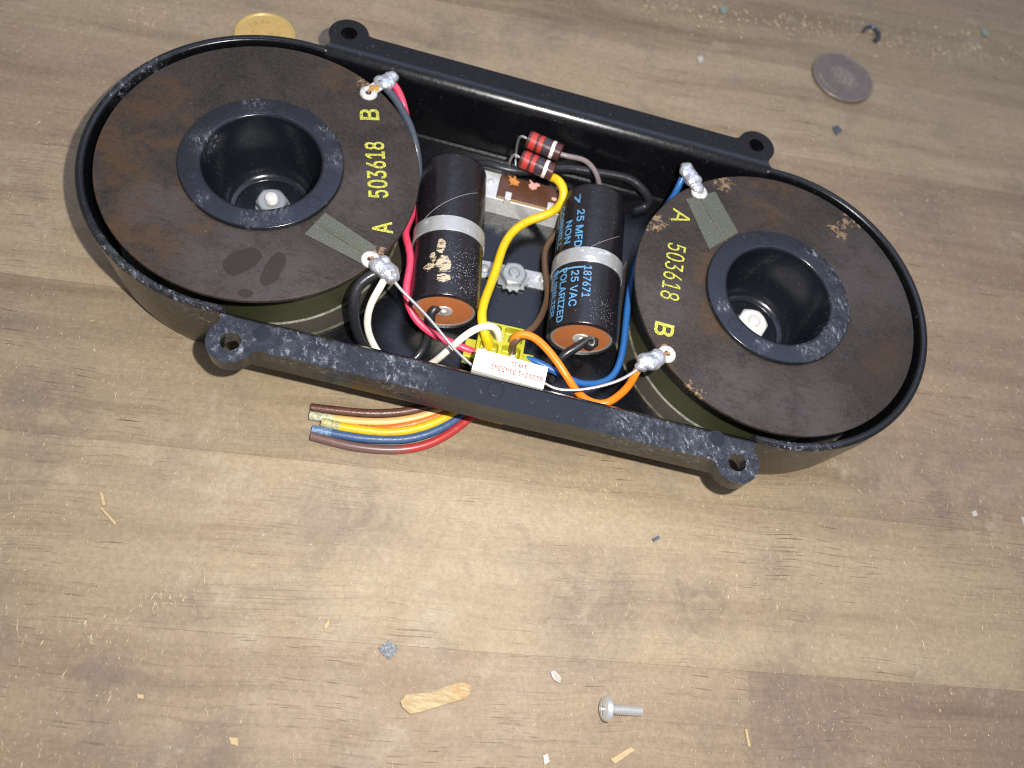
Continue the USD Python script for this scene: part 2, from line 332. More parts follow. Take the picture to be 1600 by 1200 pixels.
# ---- coils
def board_material(name, cx, rust, sheen_spots, stains, pale, stain_f=.8):
    g = G()
    n = g.noise(.045, 6, .68, dist=.9); f = g.noise(.8, 6, .85)
    fib = g.noise(1., 4, .7, stretch=(.22, .8, .4))
    c = g.mix(g.rng(n, .36, .66), (.0135, .0088, .0052), (.030, .0222, .0158))
    c = g.mix(g.math('multiply', g.rng(g.math('add', g.noise(.075, 6, .72, dist=.6), g.math('multiply', g.spots(rust), .17)), .54, .76), .7), c, (.070, .032, .0075))
    c = g.mix(g.math('multiply', g.spots(sheen_spots), g.rng(g.noise(.10, 5, .65), .36, .56, .2, .85)), c, (.052, .042, .039))  # soft grey spots: the sheen of the board painted into its colour
    c = g.mix(g.rng(f, .42, .68, 0., .6), c, (.063, .046, .030))
    c = g.mix(g.rng(fib, .5, .72, 0., .55), c, (.010, .007, .005))
    c = g.mix(g.rng(g.noise(2.3, 3, .6), .52, .68, 0., .55), c, (.009, .007, .005))
    if stains:
        v = g('vector_math', math_type='add', vector1=g.pos(), vector2=g('vector_math', math_type='scale', vector1=g('noise_texture', vector=g.pos(), scale=.12, detail=3) + '.color', scale=5.) + '.vector') + '.vector'
        s = None
        for x, y, r, sx, rot in stains:
            mv = g('mapping', mapping_type='texture', vector=v, location=(x + 2.5, y + 2.5, 2.5), rotation=(0, 0, rot), scale=(r, r * sx, 60)) + '.vector'
            d = g('vector_math', math_type='length', vector1=mv) + '.value'
            k = g.rng(d, 1.0, .93); s = k if s is None else g.math('maximum', s, k)
        c = g.mix(g.math('multiply', s, stain_f), c, (.017, .0105, .0045))
    if pale:
        c = g.mix(g.math('multiply', g.rng(g.math('add', g.noise(.45, 5, .7), g.math('multiply', g.spots(pale), .28)), .74, .84), .6), c, (.34, .22, .12))
    c = g.mix(g.rng(g.noise(1.1, 2), .73, .77, 0., .5), c, (.30, .26, .20))
    return principled(g, name, c, g.rng(g.noise(.06, 4), .3, .7, .34, .54), 0., normal=g.bump(g.math('add', f, g.noise(.5, 4)), .10, .7), specular_ior_level=.42)
L_, R_ = -CX, CX
def xy(px, py): q = P(px, py, 0); return float(q[0]), float(q[1])
def sp(px, py, r): return (*xy(px, py), 0., r)
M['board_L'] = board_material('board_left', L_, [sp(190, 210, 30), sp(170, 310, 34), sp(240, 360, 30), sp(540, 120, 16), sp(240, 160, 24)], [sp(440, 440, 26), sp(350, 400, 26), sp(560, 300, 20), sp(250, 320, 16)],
    [(*xy(377, 408), 7.2, .62, .75), (*xy(426, 421), 6.8, .42, 1.45), (*xy(386, 458), 2.0, .9, 0.)], [sp(575, 130, 10), sp(590, 400, 8), sp(420, 60, 8)])
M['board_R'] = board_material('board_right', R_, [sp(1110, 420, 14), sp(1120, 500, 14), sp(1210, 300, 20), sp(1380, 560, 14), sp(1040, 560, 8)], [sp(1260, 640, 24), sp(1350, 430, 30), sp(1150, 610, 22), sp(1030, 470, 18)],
    [(*xy(1395, 590), 19., .85, .6), (*xy(1325, 588), 6., .6, .3)], [sp(1020, 345, 11), sp(1310, 360, 9), sp(1130, 285, 9), sp(1040, 550, 7), sp(1000, 520, 6), sp(1080, 620, 10), sp(1330, 345, 8)], .45)
def tape_wrap():
    g = G(); n = g.noise(.06, 4); w = g.noise(1., 3, .6, stretch=(.2, .2, 2.2)); f = g.noise(2.4, 4, .7)
    c = g.mix(n, (.042, .044, .018), (.066, .067, .032)); c = g.mix(g.rng(f, .45, .7, 0., .5), c, (.018, .020, .011)); c = g.mix(g.rng(g.noise(.9, 3), .68, .76, 0., .45), c, (.24, .24, .19))
    return principled(g, 'winding_tape', c, .42, 0., normal=g.bump(g.math('add', w, f), .16, .7))
M['winding'] = tape_wrap()
M['lower'] = plain('lower_board', (.024, .019, .012), .45, 0., .35, .6, dirt=(.06, .05, .03), dirt_t=(.62, .8), bump=.08)
M['edge'] = plain('pale_edge', (.115, .108, .07), .5, 0., .3, .5, dirt=(.05, .045, .03), dirt_t=(.42, .6), dscale=.35)  # pale edge rings; the one round the winding is a painted highlight
M['hub_L'] = black_plastic('hub_plastic_left', [sp(430, 340, 9), sp(395, 345, 7), sp(520, 210, 8), sp(530, 255, 8), sp(325, 225, 9), sp(400, 165, 8), sp(315, 315, 5), sp(505, 205, 5)], .14, rough=.22, base=(.0075, .0088, .0130))
M['hub_R'] = black_plastic('hub_plastic_right', [sp(1300, 525, 11), sp(1320, 480, 10), sp(1265, 550, 9), sp(1190, 545, 6), sp(1300, 430, 8), sp(1125, 480, 6), sp(1270, 400, 7), sp(1330, 500, 8)], .15, rough=.22, base=(.0075, .0088, .0130))
M['steel'] = plain('zinc_steel', (.34, .355, .345), .36, .5, .15, .9, dirt=(.40, .38, .34), dscale=.6, bump=.05)
M['white_nut'] = plain('nylon_white', (.60, .59, .55), .4, 0., .06, .8, dirt=(.55, .52, .46), dscale=.8, subsurface_weight=.0)
M['solder'] = plain('solder_metal', (.74, .74, .76), .22, .85, .15, 1.1, dirt=(.20, .19, .18), dirt_t=(.58, .70), dscale=.45, bump=.14)
M['tin'] = plain('tinned_tab', (.70, .69, .66), .36, .45, .14, .9, dirt=(.42, .36, .26), dirt_t=(.55, .72), dscale=.4, bump=.08)
M['flux'] = plain('amber_flux', (.42, .25, .03), .22, 0., .3, .9)
M['copper'] = plain('copper_lead', (.72, .38, .22), .35, .8, .2, 1.)
def print_mat(name, c, wear, base_dark=.2):
    g = G(); w = g.rng(g.noise(1.9, 3, .7), wear, wear + .14)
    return principled(g, name, g.mix(g.math('multiply', w, .85), c, tuple(x * base_dark for x in c)), .55, 0.)
M['yellow_print'] = print_mat('yellow_print', (.50, .49, .06), .46)
M['blue_print'] = print_mat('blue_print', (.085, .25, .44), .58)
M['red_print'] = print_mat('red_print', (.52, .06, .03), .80, 1.3)
M['clear_tape'] = None
def tape_mat():
    g = G(); n = g.noise(1., 4, .7, stretch=(.5, 1.6, 1.)); c = g.mix(n, (.055, .060, .042), (.098, .102, .074)); c = g.mix(g.rng(g.noise(1.8, 3, .7), .6, .72, 0., .6), c, (.36, .36, .30))
    return principled(g, 'cloth_tape', c, .35, 0., normal=g.bump(n, .2, .8))
M['clear_tape'] = tape_mat()

def hex_nut(c, af, h, bore, mat, parent, name='nut', rot=0.):
    prof = sg.Polygon([(af / math.sqrt(3) * math.cos(rot + k * math.pi / 3), af / math.sqrt(3) * math.sin(rot + k * math.pi / 3)) for k in range(6)])
    hexa = mani(extrude(prof, 0, h)); cone = mani(trimesh.convex.convex_hull(lathe([(0, 0), (af * .62, 0), (af * .62, h * .72), (af * .46, h), (0, h)], 36)))
    m = unmani((hexa ^ cone) - m3.Manifold.cylinder(h * 3, bore, circular_segments=24).translate((0, 0, -h)))
    return part(name, m.apply_translation(c), mat, parent, smooth=20)

def coil(cx, side, board, hubm, nut_rot, white):
    cp = group_part('coil', unit, ('left' if side < 0 else 'right') + ' coil with brown round board')
    T = [cx, 0, 0]
    part('board', lathe([(27.0, -.2), (27.0, 0), (54.75, 0), (55.0, -.25), (55.0, -1.5), (54.7, -1.7), (40, -1.7)], 160).apply_translation(T), board, cp, smooth=40)
    part('winding', lathe([(44, -1.9), (48.2, -2.0), (48.8, -3.), (48.9, -15), (48.6, -27.5), (48, -28.2), (40, -28.3)], 120).apply_translation(T), M['winding'], cp)
    part('lower_board', lathe([(40, -28.2), (55.0, -28.2), (55.3, -28.45), (55.3, -29.8), (54.8, -30.0), (40, -30)], 120).apply_translation(T), M['lower'], cp)
    part('winding_edge', lathe([(48.3, -27.7), (49.0, -27.9), (49.3, -28.15), (48.6, -28.25)], 120).apply_translation(T), M['edge'], cp)  # thin pale ring paints the highlight along the foot of the winding
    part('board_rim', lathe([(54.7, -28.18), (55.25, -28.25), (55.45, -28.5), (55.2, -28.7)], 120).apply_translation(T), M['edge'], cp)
    part('hub', lathe([(28.1, -.6), (28.1, 1.35), (27.85, 1.66), (27.5, 1.76), (21.5, 1.76), (20.9, 1.68), (20.45, 1.4), (20.2, .7), (19.9, -1.0), (18.4, -18), (17.4, -23), (15.6, -25.6), (14.2, -26.3), (13.6, -26.4), (13.3, -26.7), (13.1, -27.2), (0, -27.3)], 120).apply_translation(T), hubm, cp, smooth=40)
    marks = [(438, 172), (298, 271), (490, 314)] if side < 0 else [(1197, 374), (1149, 506), (1310, 503)]
    for px, py in marks:
        c = P(px, py, 1.76)
        part('moulding_mark', cat(lathe([(0, 1.785), (2.2, 1.785), (2.3, 1.74)], 28), lathe([(2.3, 1.74), (2.38, 1.88), (2.56, 1.88), (2.66, 1.74)], 28)).apply_translation([c[0], c[1], 0]), hubm, cp)
    nc = [cx + (.3 if side < 0 else 1.0), 1.2, -27.2]
    # central fixing: washer, nut and threaded stud
    part('washer', lathe([(2.2, 0), (2.2, .6), (6.3, .6), (6.5, .4), (6.5, 0)], 40).apply_translation(nc), M['steel'], cp)
    hex_nut([nc[0], nc[1], nc[2] + .6], 10.4 if not white else 11.4, 4.2 if not white else 5.0, 2.4, M['steel'] if not white else M['white_nut'], cp, rot=nut_rot)
    st = [(0, 7.6), (1.7, 7.6), (2.2, 7.1)]
    for k in range(9): st += [(2.35, 6.9 - k * .6), (2.05, 6.6 - k * .6)]
    part('stud', lathe([(r, z - .2) for r, z in st][::-1] , 24).apply_translation(nc), M['white_nut'], cp, smooth=60)
    return cp
coilL = coil(L_, -1, M['board_L'], M['hub_L'], .35, False)
coilR = coil(R_, 1, M['board_R'], M['hub_R'], .1, True)

for cp, items in ((coilL, [('503618', (607.5, 309), (600, 222)), ('A', (614.5, 365), (612.5, 347)), ('B', (593, 188), (592, 171))]),
                  (coilR, [('503618', (1044, 378), (1031, 464)), ('A', (1052, 325), (1048, 344)), ('B', (1024, 501), (1021, 521))])):
    for t, a, b in items:
        part('lettering', text(t, P(*a, .0), P(*b, .0), 7.2, bold=(t == 'B' or cp == coilL)), M['yellow_print'], cp, smooth=False)
def tape_strip(cp, quad, ridge):
    q = [P(x, y, .0)[:2] for x, y in quad]; pg = sg.Polygon(q).buffer(.35).buffer(-.35).segmentize(2.)
    m = extrude(pg, .03, .28)
    a, b = P(*ridge[0], .2), P(*ridge[1], .2)
    part('tape', cat(m, tube([a, (a + b) / 2 + [0, 0, .15], b], [.25, .62, .62, .3], 10)), M['clear_tape'], cp, smooth=30)
tape_strip(coilL, [(476, 366), (508, 333), (588, 386), (566, 413)], ((490, 346), (574, 398)))
tape_strip(coilR, [(1072, 312), (1117, 300), (1153, 364), (1108, 390)], ((1092, 306), (1135, 377)))

# solder lugs: eyelet, tab and solder
def solder_lug(cp, eye, tip, half, seed, blob, zt=1.0, amber=True):
    e = P(*eye, .3); t = P(*tip, zt); d = (t - e); L = np.linalg.norm(d[:2]); dirv = d / np.linalg.norm(d); n = np.array([-dirv[1], dirv[0], 0])
    lg = lathe([(1.15, .02), (1.15, .55), (1.5, .85), (2.4, .85), (3.1, .55), (3.35, .02)], 32); lg.apply_translation([e[0], e[1], 0])
    pg = [e + n * half * .95, e + dirv * L * .5 + n * half * .8, t + n * half, t + dirv * half * .6 + n * half * .5, t + dirv * half * .6 - n * half * .5, t - n * half, e + dirv * L * .5 - n * half * .8, e - n * half * .95]
    top = []; 
    s0 = e + dirv * 2.4
    V = [];
    for p in pg:
        k = max(0, (p - e)[:2] @ dirv[:2]); zz = .35 + (zt - .35) * min(1, k / L)
        V += [[p[0], p[1], zz], [p[0], p[1], zz + .55]]
    tab = trimesh.convex.convex_hull(np.array(V))
    tab = unmani(mani(tab) - m3.Manifold.cylinder(6, 1.2, circular_segments=20).translate((float(e[0]), float(e[1]), -2)))
    lp = part('solder_tab', cat(lg, tab), M['tin'], cp, smooth=30)
    cs = [(P(*c[:2], c[2]), r) for c, r in blob]; sph = m3.Manifold.sphere(1., 20); put = lambda c, r, q=1.: sph.scale((r[0] * q, r[1] * q, r[2] * q)).translate(tuple(float(x) for x in c))
    mass = [put(c, r, 1.02) for c, r in cs] + [m3.Manifold.batch_hull([put(cs[k][0], cs[k][1], .93), put(cs[k + 1][0], cs[k + 1][1], .93)]) for k in range(len(cs) - 1)]
    sm = unmani(m3.Manifold.batch_boolean(mass, m3.OpType.Add).refine_to_length(.45)); trimesh.smoothing.filter_taubin(sm, iterations=34)
    sm.vertices += sm.vertex_normals * ((meshkit.fbm(sm.vertices * .6 + seed) - .0) * 1.1)[:, None]; trimesh.smoothing.filter_taubin(sm, iterations=4)
    part('solder', sm, M['solder'], cp, smooth=True)
    if amber: part('flux', lump(e + dirv * 2.6 + [0, 0, .75], (1.9, 1.5, .5), seed + 9, .3), M['flux'], cp, smooth=True)
    part('coil_lead', tube([e + [0, 0, -.5], e + [0.1, .2, .9], e + dirv * 1.2 + [0, 0, 1.25], e + dirv * 3.6 + [0, 0, 1.2]], .42, 8), M['copper'], cp)
solder_lug(coilL, (576, 145), (606, 125), 2.3, 3, [((600, 129, 1.2), (3.6, 2.6, 1.5)), ((613, 121, 1.4), (2.0, 2.2, 1.3))])
solder_lug(coilL, (579, 405), (600, 420), 2.6, 13, [((592, 416, 1.2), (3.2, 2.4, 1.7)), ((605, 424, .6), (3.6, 3.0, 2.2)), ((611, 431, .2), (2.4, 2.7, 1.7)), ((600, 409, 1.2), (1.8, 1.8, 1.3))])
solder_lug(coilR, (1093, 300), (1077, 271), 2.5, 23, [((1083, 282, 1.3), (2.9, 2.6, 1.9)), ((1073, 266, 1.5), (2.5, 2.9, 1.7)), ((1090, 293, 1.1), (2.1, 2.2, 1.1))], amber=False)
solder_lug(coilR, (1042, 553), (1012, 566), 2.5, 33, [((1014, 565, .9), (4.0, 2.7, 1.6)), ((1027, 559, 1.1), (2.6, 2.6, 1.2)), ((1003, 572, .2), (2.0, 1.6, 1.2))], amber=False)

# ---- capacitors
def cap_material(name, peel, dust):
    g = G(); c = g.mix(g.noise(.2, 3), (.0075, .0065, .0075), (.013, .011, .013))
    d = g.rng(g.math('add', g.noise(1.7, 2, .6), g.math('multiply', g.spots(dust), .10)), .70, .77, 0., .55)
    c = g.mix(d, c, (.45, .44, .46))
    nb = g.noise(.7, 3)
    if peel:
        w = g('vector_math', math_type='add', vector1=g.pos(), vector2=g('vector_math', math_type='scale', vector1=g('noise_texture', vector=g.pos(), scale=.42, detail=5, roughness=.75) + '.color', scale=4.4) + '.vector') + '.vector'
        pm = None
        for x, y, rx, ry in peel:
            q = g('mapping', mapping_type='texture', vector=w, location=(x + 2.2, y + 2.2, -1.), rotation=(0, 0, .2), scale=(rx, ry, 40)) + '.vector'
            k = g.rng(g('vector_math', math_type='length', vector1=q) + '.value', 1., .9); pm = k if pm is None else g.math('maximum', pm, k)
        v = g('mapping', mapping_type='point', vector=g.pos(), rotation=(0, 0, -.3)) + '.vector'
        pm = g.math('multiply', pm, g.rng(g.noise(1., 4, .7, vec=v, stretch=(.28, 1.15, .4)), .40, .50))
        c = g.mix(pm, c, g.mix(g.noise(.9, 4, .7), (.36, .27, .17), (.56, .46, .33)))
    return principled(g, name, c, g.rng(nb, .3, .7, .20, .34), 0., normal=g.bump(g.noise(.35, 3), .14, .6), specular_ior_level=.5)
ZC = FLOOR + 13.6; RC = 13.1
nearL, nearR = P(693, 487, ZC), P(908, 530, ZC)
def capdirs(near, slope): d = np.array([slope, 1., 0.]); d /= np.linalg.norm(d); return d
dL, dR = capdirs(nearL, -.155), capdirs(nearR, -.068)
LEN = 62.5
def on_cap(near, d, px, py, z): q = P(px, py, z); return float((q - near) @ d)
pk = lambda px, py: P(px, py, -3.6)[:2]
M['cap_L'] = cap_material('capacitor_sleeve_left', [(*pk(689, 383), 1.7, 3.2), (*pk(693, 412), 2.9, 3.6), (*pk(693, 434), 2.6, 1.7), (*pk(672, 412), 2.0, 1.5), (*pk(677, 398), 1.0, 2.0)], [(*P(735, 430, -6)[:2], -6, 18)])
M['cap_R'] = cap_material('capacitor_sleeve_right', None, [(*P(940, 490, -6)[:2], -6, 10)])
M['end_disc'] = plain('orange_end_disc', (.47, .155, .048), .5, 0., .14, .6, bump=.08)
M['end_ring'] = plain('grey_end_ring', (.36, .35, .33), .45, .3, .15, .8)
M['seal'] = plain('black_seal', (.016, .014, .015), .32, 0., .2, 1., dirt=(.4, .39, .38), dirt_t=(.64, .74), dscale=.9, bump=.2)
def cap_frame(near, d):
    """local (right, up, along-from-near-end) to world"""
    right = np.cross(d, [0, 0, 1.]); M4 = np.eye(4); M4[:3, 0] = right; M4[:3, 1] = [0, 0, 1]; M4[:3, 2] = d; M4[:3, 3] = near
    return M4
def capacitor(near, d, sleeve, seam_turn, label):
    cp = group_part('capacitor', unit, label); F = cap_frame(near, d)
    def put(name, m, mat, **k): q = m.copy(); q.apply_transform(F); return part(name, q, mat, cp, **k)
    R = RC
    put('sleeve', lathe([(R - .9, -.35), (R - .35, -.15), (R - .05, .4), (R, 1.2), (R, LEN - 2), (R - .25, LEN - 1.), (R - 1.2, LEN - .2), (R - 2.4, LEN), (0, LEN)], 96), sleeve, smooth=40)
    put('end_seal', lathe([(R - .9, -.36), (R - 1.35, -.5), (R - 1.6, -.2), (R - 1.75, .5)], 72), M['seal'])
    put('end_ring', lathe([(R - 1.7, .5), (R - 1.75, .15), (R - 2.5, .15), (R - 2.55, .4)], 72), M['end_ring'])
    put('end_disc', lathe([(0, .3), (R - 2.5, .3)], 64), M['end_disc'])
    put('eyelet', cat(lathe([(3.3, .3), (3.2, .05), (2.7, -.1), (1.6, -.15), (1.3, .1), (1.1, -.5), (.6, -.75), (0, -.8)], 32)), M['tin'], smooth=50)
    # spiral seam of the sleeve
    t = np.linspace(0, 1, 40); a = seam_turn[0] + t * (seam_turn[1] - seam_turn[0])
    sm = tube(np.c_[np.sin(a) * (R + .01), np.cos(a) * (R + .01), seam_turn[2] + t * (seam_turn[3] - seam_turn[2])], .09, 6, raw=True)
    put('seam', sm, M['end_ring'])
    return cp, F
capL, FL_ = capacitor(nearL, dL, M['cap_L'], (-1.2, .75, 30, 47), 'capacitor with peeled patches on its black sleeve')
capR, FR_ = capacitor(nearR, dR, M['cap_R'], (-.35, .8, 30, 42), 'capacitor with blue lettering on its black sleeve')
def wrap_text(txt, s0, s1, phi, height, bold=True):
    """print bent round the right capacitor: reads from s0 down to s1 along the axis, tops of letters towards +x"""
    m = meshkit.text_mesh(txt, 1.0, depth=.04, bold=bold); lo, hi = m.bounds; v, f = trimesh.remesh.subdivide_to_size(m.vertices, m.faces, .35)
    m = tm(v, f); v = m.vertices; s = s0 + (v[:, 0] - lo[0]) / (hi[0] - lo[0]) * (s1 - s0); h = ((v[:, 1] - lo[1]) / (hi[1] - lo[1]) - .5) * height
    a = phi + h / RC; r = RC + .03 + v[:, 2]
    m = tm(np.c_[np.sin(a) * r, np.cos(a) * r, s], m.faces); m.apply_transform(FR_); return m
D = math.radians
SR = lambda px, py, z: on_cap(nearR, dR, px, py, z)
for txt, ya, yb, px, phi, zz in [('25 MFD', 328, 388, 915, -31, -5.0), ('NON', 347, 383, 899, -52, -8.3), ('CORNELL', 323, 390, 884, -73, -12.2),
                          ('187671', 417, 467, 928, -11, -3.6), ('25 VAC', 423, 480, 905, -31, -5.0), ('POLARIZED', 420, 506, 887, -52, -8.3), ('DUBILIER', 425, 498, 875, -73, -12.2)]:
    part('lettering', wrap_text(txt, SR(px, ya, zz), SR(px, yb, zz), D(phi), 3.05), M['blue_print'], capR, smooth=False)
sb = SR(905, 418, -5.) ; a = np.linspace(D(-80), D(-18), 20)
bar = tube(np.c_[np.sin(a) * (RC - .2), np.cos(a) * (RC - .2), np.full(20, sb)], .45, 8, raw=True); bar.apply_transform(FR_); part('lettering', bar, M['blue_print'], capR)
aw = tm([[-.9, 0, 0], [1.6, 1.2, 0], [1.4, 2.6, 0], [-1.4, 1.3, 0]], [[0, 1, 2], [0, 2, 3]])
ar = wrap_text('7', SR(908, 303, -5.5), SR(904, 316, -5.5), D(-40), 2.6); part('lettering', ar, M['blue_print'], capR, smooth=False)

# ---- clamp that holds both capacitors
M['alu'] = plain('clamp_metal', (.43, .43, .42), .36, .45, .16, .35, dirt=(.78, .78, .76), dirt_t=(.55, .7), dscale=.25, bump=.06)
clamp = group_part('clamp', unit)
for near, d, F, px, py in ((nearL, dL, FL_, 700, 347), (nearR, dR, FR_, 926, 397)):
    s = on_cap(near, d, px, py, -2.9); r0, r1, hw = RC + .1, RC + .55, 3.15
    an = np.linspace(D(-105), D(105), 60); V = []; Fc = []
    cs = [(r0, -hw), (r1 - .12, -hw), (r1, -hw + .2), (r1, hw - .2), (r1 - .12, hw), (r0, hw)]; k = len(cs)
    for a_ in an: V += [[math.sin(a_) * r, math.cos(a_) * r, s + t] for r, t in cs]
    for i in range(len(an) - 1): Fc += [[i * k + q, i * k + (q + 1) % k, (i + 1) * k + (q + 1) % k, (i + 1) * k + q] for q in range(k)]
    m = tm(V, Fc); m.apply_transform(F); part('band', m, M['alu'], clamp, smooth=35)
a, b = P(752, 419, FLOOR + .5), P(868, 444, FLOOR + .5); dd = (b - a) / np.linalg.norm(b - a); nn = np.array([-dd[1], dd[0], 0])
strip = sg.LineString([(a - dd * 4)[:2], (b + dd * 4)[:2]]).buffer(3.7, cap_style='flat')
part('clamp_strip', plate(strip, FLOOR + .02, FLOOR + .75, .15), M['alu'], clamp)
nutc = P(803, 428, FLOOR + 4.)
star = sg.Polygon([(nutc[0] + (6.9 if k % 2 else 5.6) * math.cos(k * math.pi / 14), nutc[1] + (6.9 if k % 2 else 5.6) * math.sin(k * math.pi / 14)) for k in range(28)])
part('lock_washer', extrude(star, FLOOR + .75, FLOOR + 1.5), M['steel'], clamp)
hex_nut([nutc[0], nutc[1], FLOOR + 1.5], 9.2, 3.4, 2.2, M['steel'], clamp, rot=.2)
part('stud', lathe([(2.3, 0), (2.3, 4.6), (1.8, 5.1), (1.1, 5.2), (.8, 4.8), (0, 4.7)], 28).apply_translation([nutc[0], nutc[1], FLOOR + .8]), M['steel'], clamp)
for q in ((757, 420), (849, 437)):
    c = P(*q, FLOOR + .8); part('clamp_rivet', lathe([(2.0, 0), (1.8, .7), (1.0, 1.1), (0, 1.2)], 24).apply_translation([c[0], c[1], FLOOR + .7]), M['alu'], clamp, smooth=60)

# ---- terminal strip with the two small resistors
term = group_part('terminal_strip', unit)
M['phenolic'] = plain('brown_phenolic', (.085, .035, .018), .3, 0., .25, .5, bump=.06)
M['phenolic_edge'] = plain('tan_edge', (.34, .20, .08), .6, 0., .2, .8)
zt = -21.5
c0, c1, c2, c3 = P(757, 262, zt), P(757, 306, zt), P(884, 338, zt), P(886, 292, zt)
ux = (c2 - c1); ux /= np.linalg.norm(ux); uy = np.array([-ux[1], ux[0], 0.]); o = c1; LX = float((c2 - c1) @ ux); LY = 11.5
def TB(x0, x1, y0, y1, z0, z1, r=.12):
    m = rbox(((x0 + x1) / 2, (y0 + y1) / 2, (z0 + z1) / 2), (x1 - x0, y1 - y0, z1 - z0), min(r, (z1 - z0) * .45, (x1 - x0) * .45, (y1 - y0) * .45), 6)
    M4 = np.eye(4); M4[:3, 0] = ux; M4[:3, 1] = uy; M4[:3, 3] = [o[0], o[1], 0]; m.apply_transform(M4); return m
M['bracket'] = plain('bracket_metal', (.60, .60, .58), .38, .3, .14, .5, dirt=(.42, .41, .39), dscale=.4, bump=.06)
part('bracket', cat(TB(-4, LX + 2, -.9, 0, FLOOR, zt + 1.0), TB(-4, 4.6, -.5, LY, zt + .2, zt + 1.02), TB(LX - 4, LX + 2, -.5, LY, zt + .2, zt + 1.0), TB(-4, LX + 2, LY - .4, LY + .4, FLOOR, zt + .95)), M['bracket'], term, smooth=25)
part('bracket_rivet', lathe([(1.5, 0), (1.4, .4), (.7, .7), (0, .75)], 20).apply_translation((o + ux * 1.2 + uy * 6.8) * [1, 1, 0] + [0, 0, zt + 1.]), M['tin'], term, smooth=60)
part('board', TB(4.8, LX - 4.2, .05, LY - .5, zt + .1, zt + 2.0, .1), M['phenolic'], term, smooth=25)
part('board_edge', TB(4.9, LX - 4.3, -.25, .1, zt + 1.1, zt + 1.95, .08), M['phenolic_edge'], term, smooth=25)
for x in (9.2, LX - 7.2): part('tab', TB(x - 1.3, x + 1.3, -1.3, 2.3, zt - .3, zt + 3.4, .3), M['tin'], term, smooth=25)
part('tab', TB(LX - 6.2, LX - 4.4, LY - 1.5, LY + .2, zt + 1.5, zt + 4.6, .3), M['tin'], term, smooth=25)
M['frayed_orange'] = plain('frayed_copper', (.62, .25, .06), .5, .2, .3, 1.); M['frayed_pink'] = plain('pink_flux', (.66, .34, .30), .5, 0., .22, 1.)
def frayed(c, r, seed, mat):
    rg = np.random.default_rng(seed); ms = [lump(c, (r * .62, r * .55, 1.1), seed, .3, 2)]
    for k in range(16):
        a_ = rg.uniform(0, 2 * math.pi); L = r * rg.uniform(.55, .95); tip = np.asarray(c) + [L * math.cos(a_), L * math.sin(a_), rg.uniform(.2, 1.2)]
        ms.append(tube([np.asarray(c) + [0, 0, .2], (np.asarray(c) + tip) / 2 + [0, 0, .3], tip], [.6, .4, .2], 6))
    part('frayed_end', cat(*ms), mat, term, smooth=40)
frayed(P(803, 284, zt + 2.6), 3.0, 5, M['frayed_orange']); frayed(P(833, 291, zt + 2.6), 2.9, 6, M['frayed_pink'])
part('flux_drip', lump(P(866, 311, zt + 2.2), (1.2, .8, .4), 8), M['frayed_pink'], term, smooth=True)

M['res_body'] = plain('resistor_brown', (.065, .022, .018), .28, 0., .2, .7); M['band_red'] = plain('red_band', (.40, .036, .028), .38, 0., .12, .9, dirt=(.25, .03, .02), dscale=.8)
M['band_navy'] = plain('navy_band', (.035, .032, .045), .3); M['band_white'] = plain('silver_band', (.72, .72, .73), .35, .2, .1, 1.)
M['lead'] = plain('tinned_lead', (.60, .59, .57), .36, .85, .15, 1., dirt=(.4, .36, .30), dscale=.5)
def resistor(a, b, r, label=None):
    rp = group_part('resistor', unit, label); L = np.linalg.norm(b - a)
    part('body', along(lathe([(0, 0), (r * .6, .0), (r * .9, .15), (r, .5), (r, L - .5), (r * .9, L - .15), (r * .6, L), (0, L)], 36), a, b), M['res_body'], rp, smooth=40)
    for t0, t1, mt in ((.10, .27, 'band_red'), (.34, .46, 'band_red'), (.50, .64, 'band_navy'), (.70, .80, 'band_white')):
        rr = r + .05; w = []
        m = lathe([(r - .1, t0 * L), (rr, t0 * L + .05), (rr + .03, (t0 + t1) / 2 * L), (rr, t1 * L - .05), (r - .1, t1 * L)], 36)
        v = m.vertices; v[:, 2] += .12 * np.sin(np.arctan2(v[:, 1], v[:, 0]) * 3 + t0 * 20)
        part('colour_band', along(m, a, b), M[mt], rp, smooth=50)
    return rp
zr1, zr2 = -8.0, -10.5
r1a, r1b = P(824, 217, zr1), P(877, 240, zr1); r2a, r2b = P(813, 247, zr2), P(866, 270, zr2)
res1 = resistor(r1a, r1b, 3.55, 'farther small resistor'); res2 = resistor(r2a, r2b, 3.55, 'nearer small resistor')
part('lead', tube([r1a, P(815, 213, zr1), P(809, 222, -12), P(806, 245, -19), P(806, 262, -20)], .55, 8), M['lead'], res1)
part('lead', tube([r2a, P(804, 242, zr2), P(797, 251, -14), P(795, 265, -19)], .55, 8), M['lead'], res2)

# ---- white power resistor
M['ceramic'] = plain('ceramic_white', (.80, .77, .70), .5, 0., .05, .8, dirt=(.62, .55, .44), dirt_t=(.62, .8), dscale=.3, bump=.05)
pr = group_part('power_resistor', unit); zw = -3.0
A_, B_, C_, D_ = P(745, 543, zw), P(856, 574, zw), P(851, 607, zw), P(737, 577, zw)
ex = (B_ - A_); LXW = np.linalg.norm(ex); ex /= LXW; ey = np.array([-ex[1], ex[0], 0]); wy = float(abs((D_ - A_) @ ey)); cen = (A_ + B_ + C_ + D_) / 4
def frame_put(m, c, ex, ey, z=0): M4 = np.eye(4); M4[:3, 0] = ex; M4[:3, 1] = ey; M4[:3, 3] = [c[0], c[1], z]; q = m.copy(); q.apply_transform(M4); return q
part('body', frame_put(rbox((0, 0, -4.6), (LXW, wy, 9.2), .3, 8), cen, ex, ey, zw), M['ceramic'], pr, smooth=30)
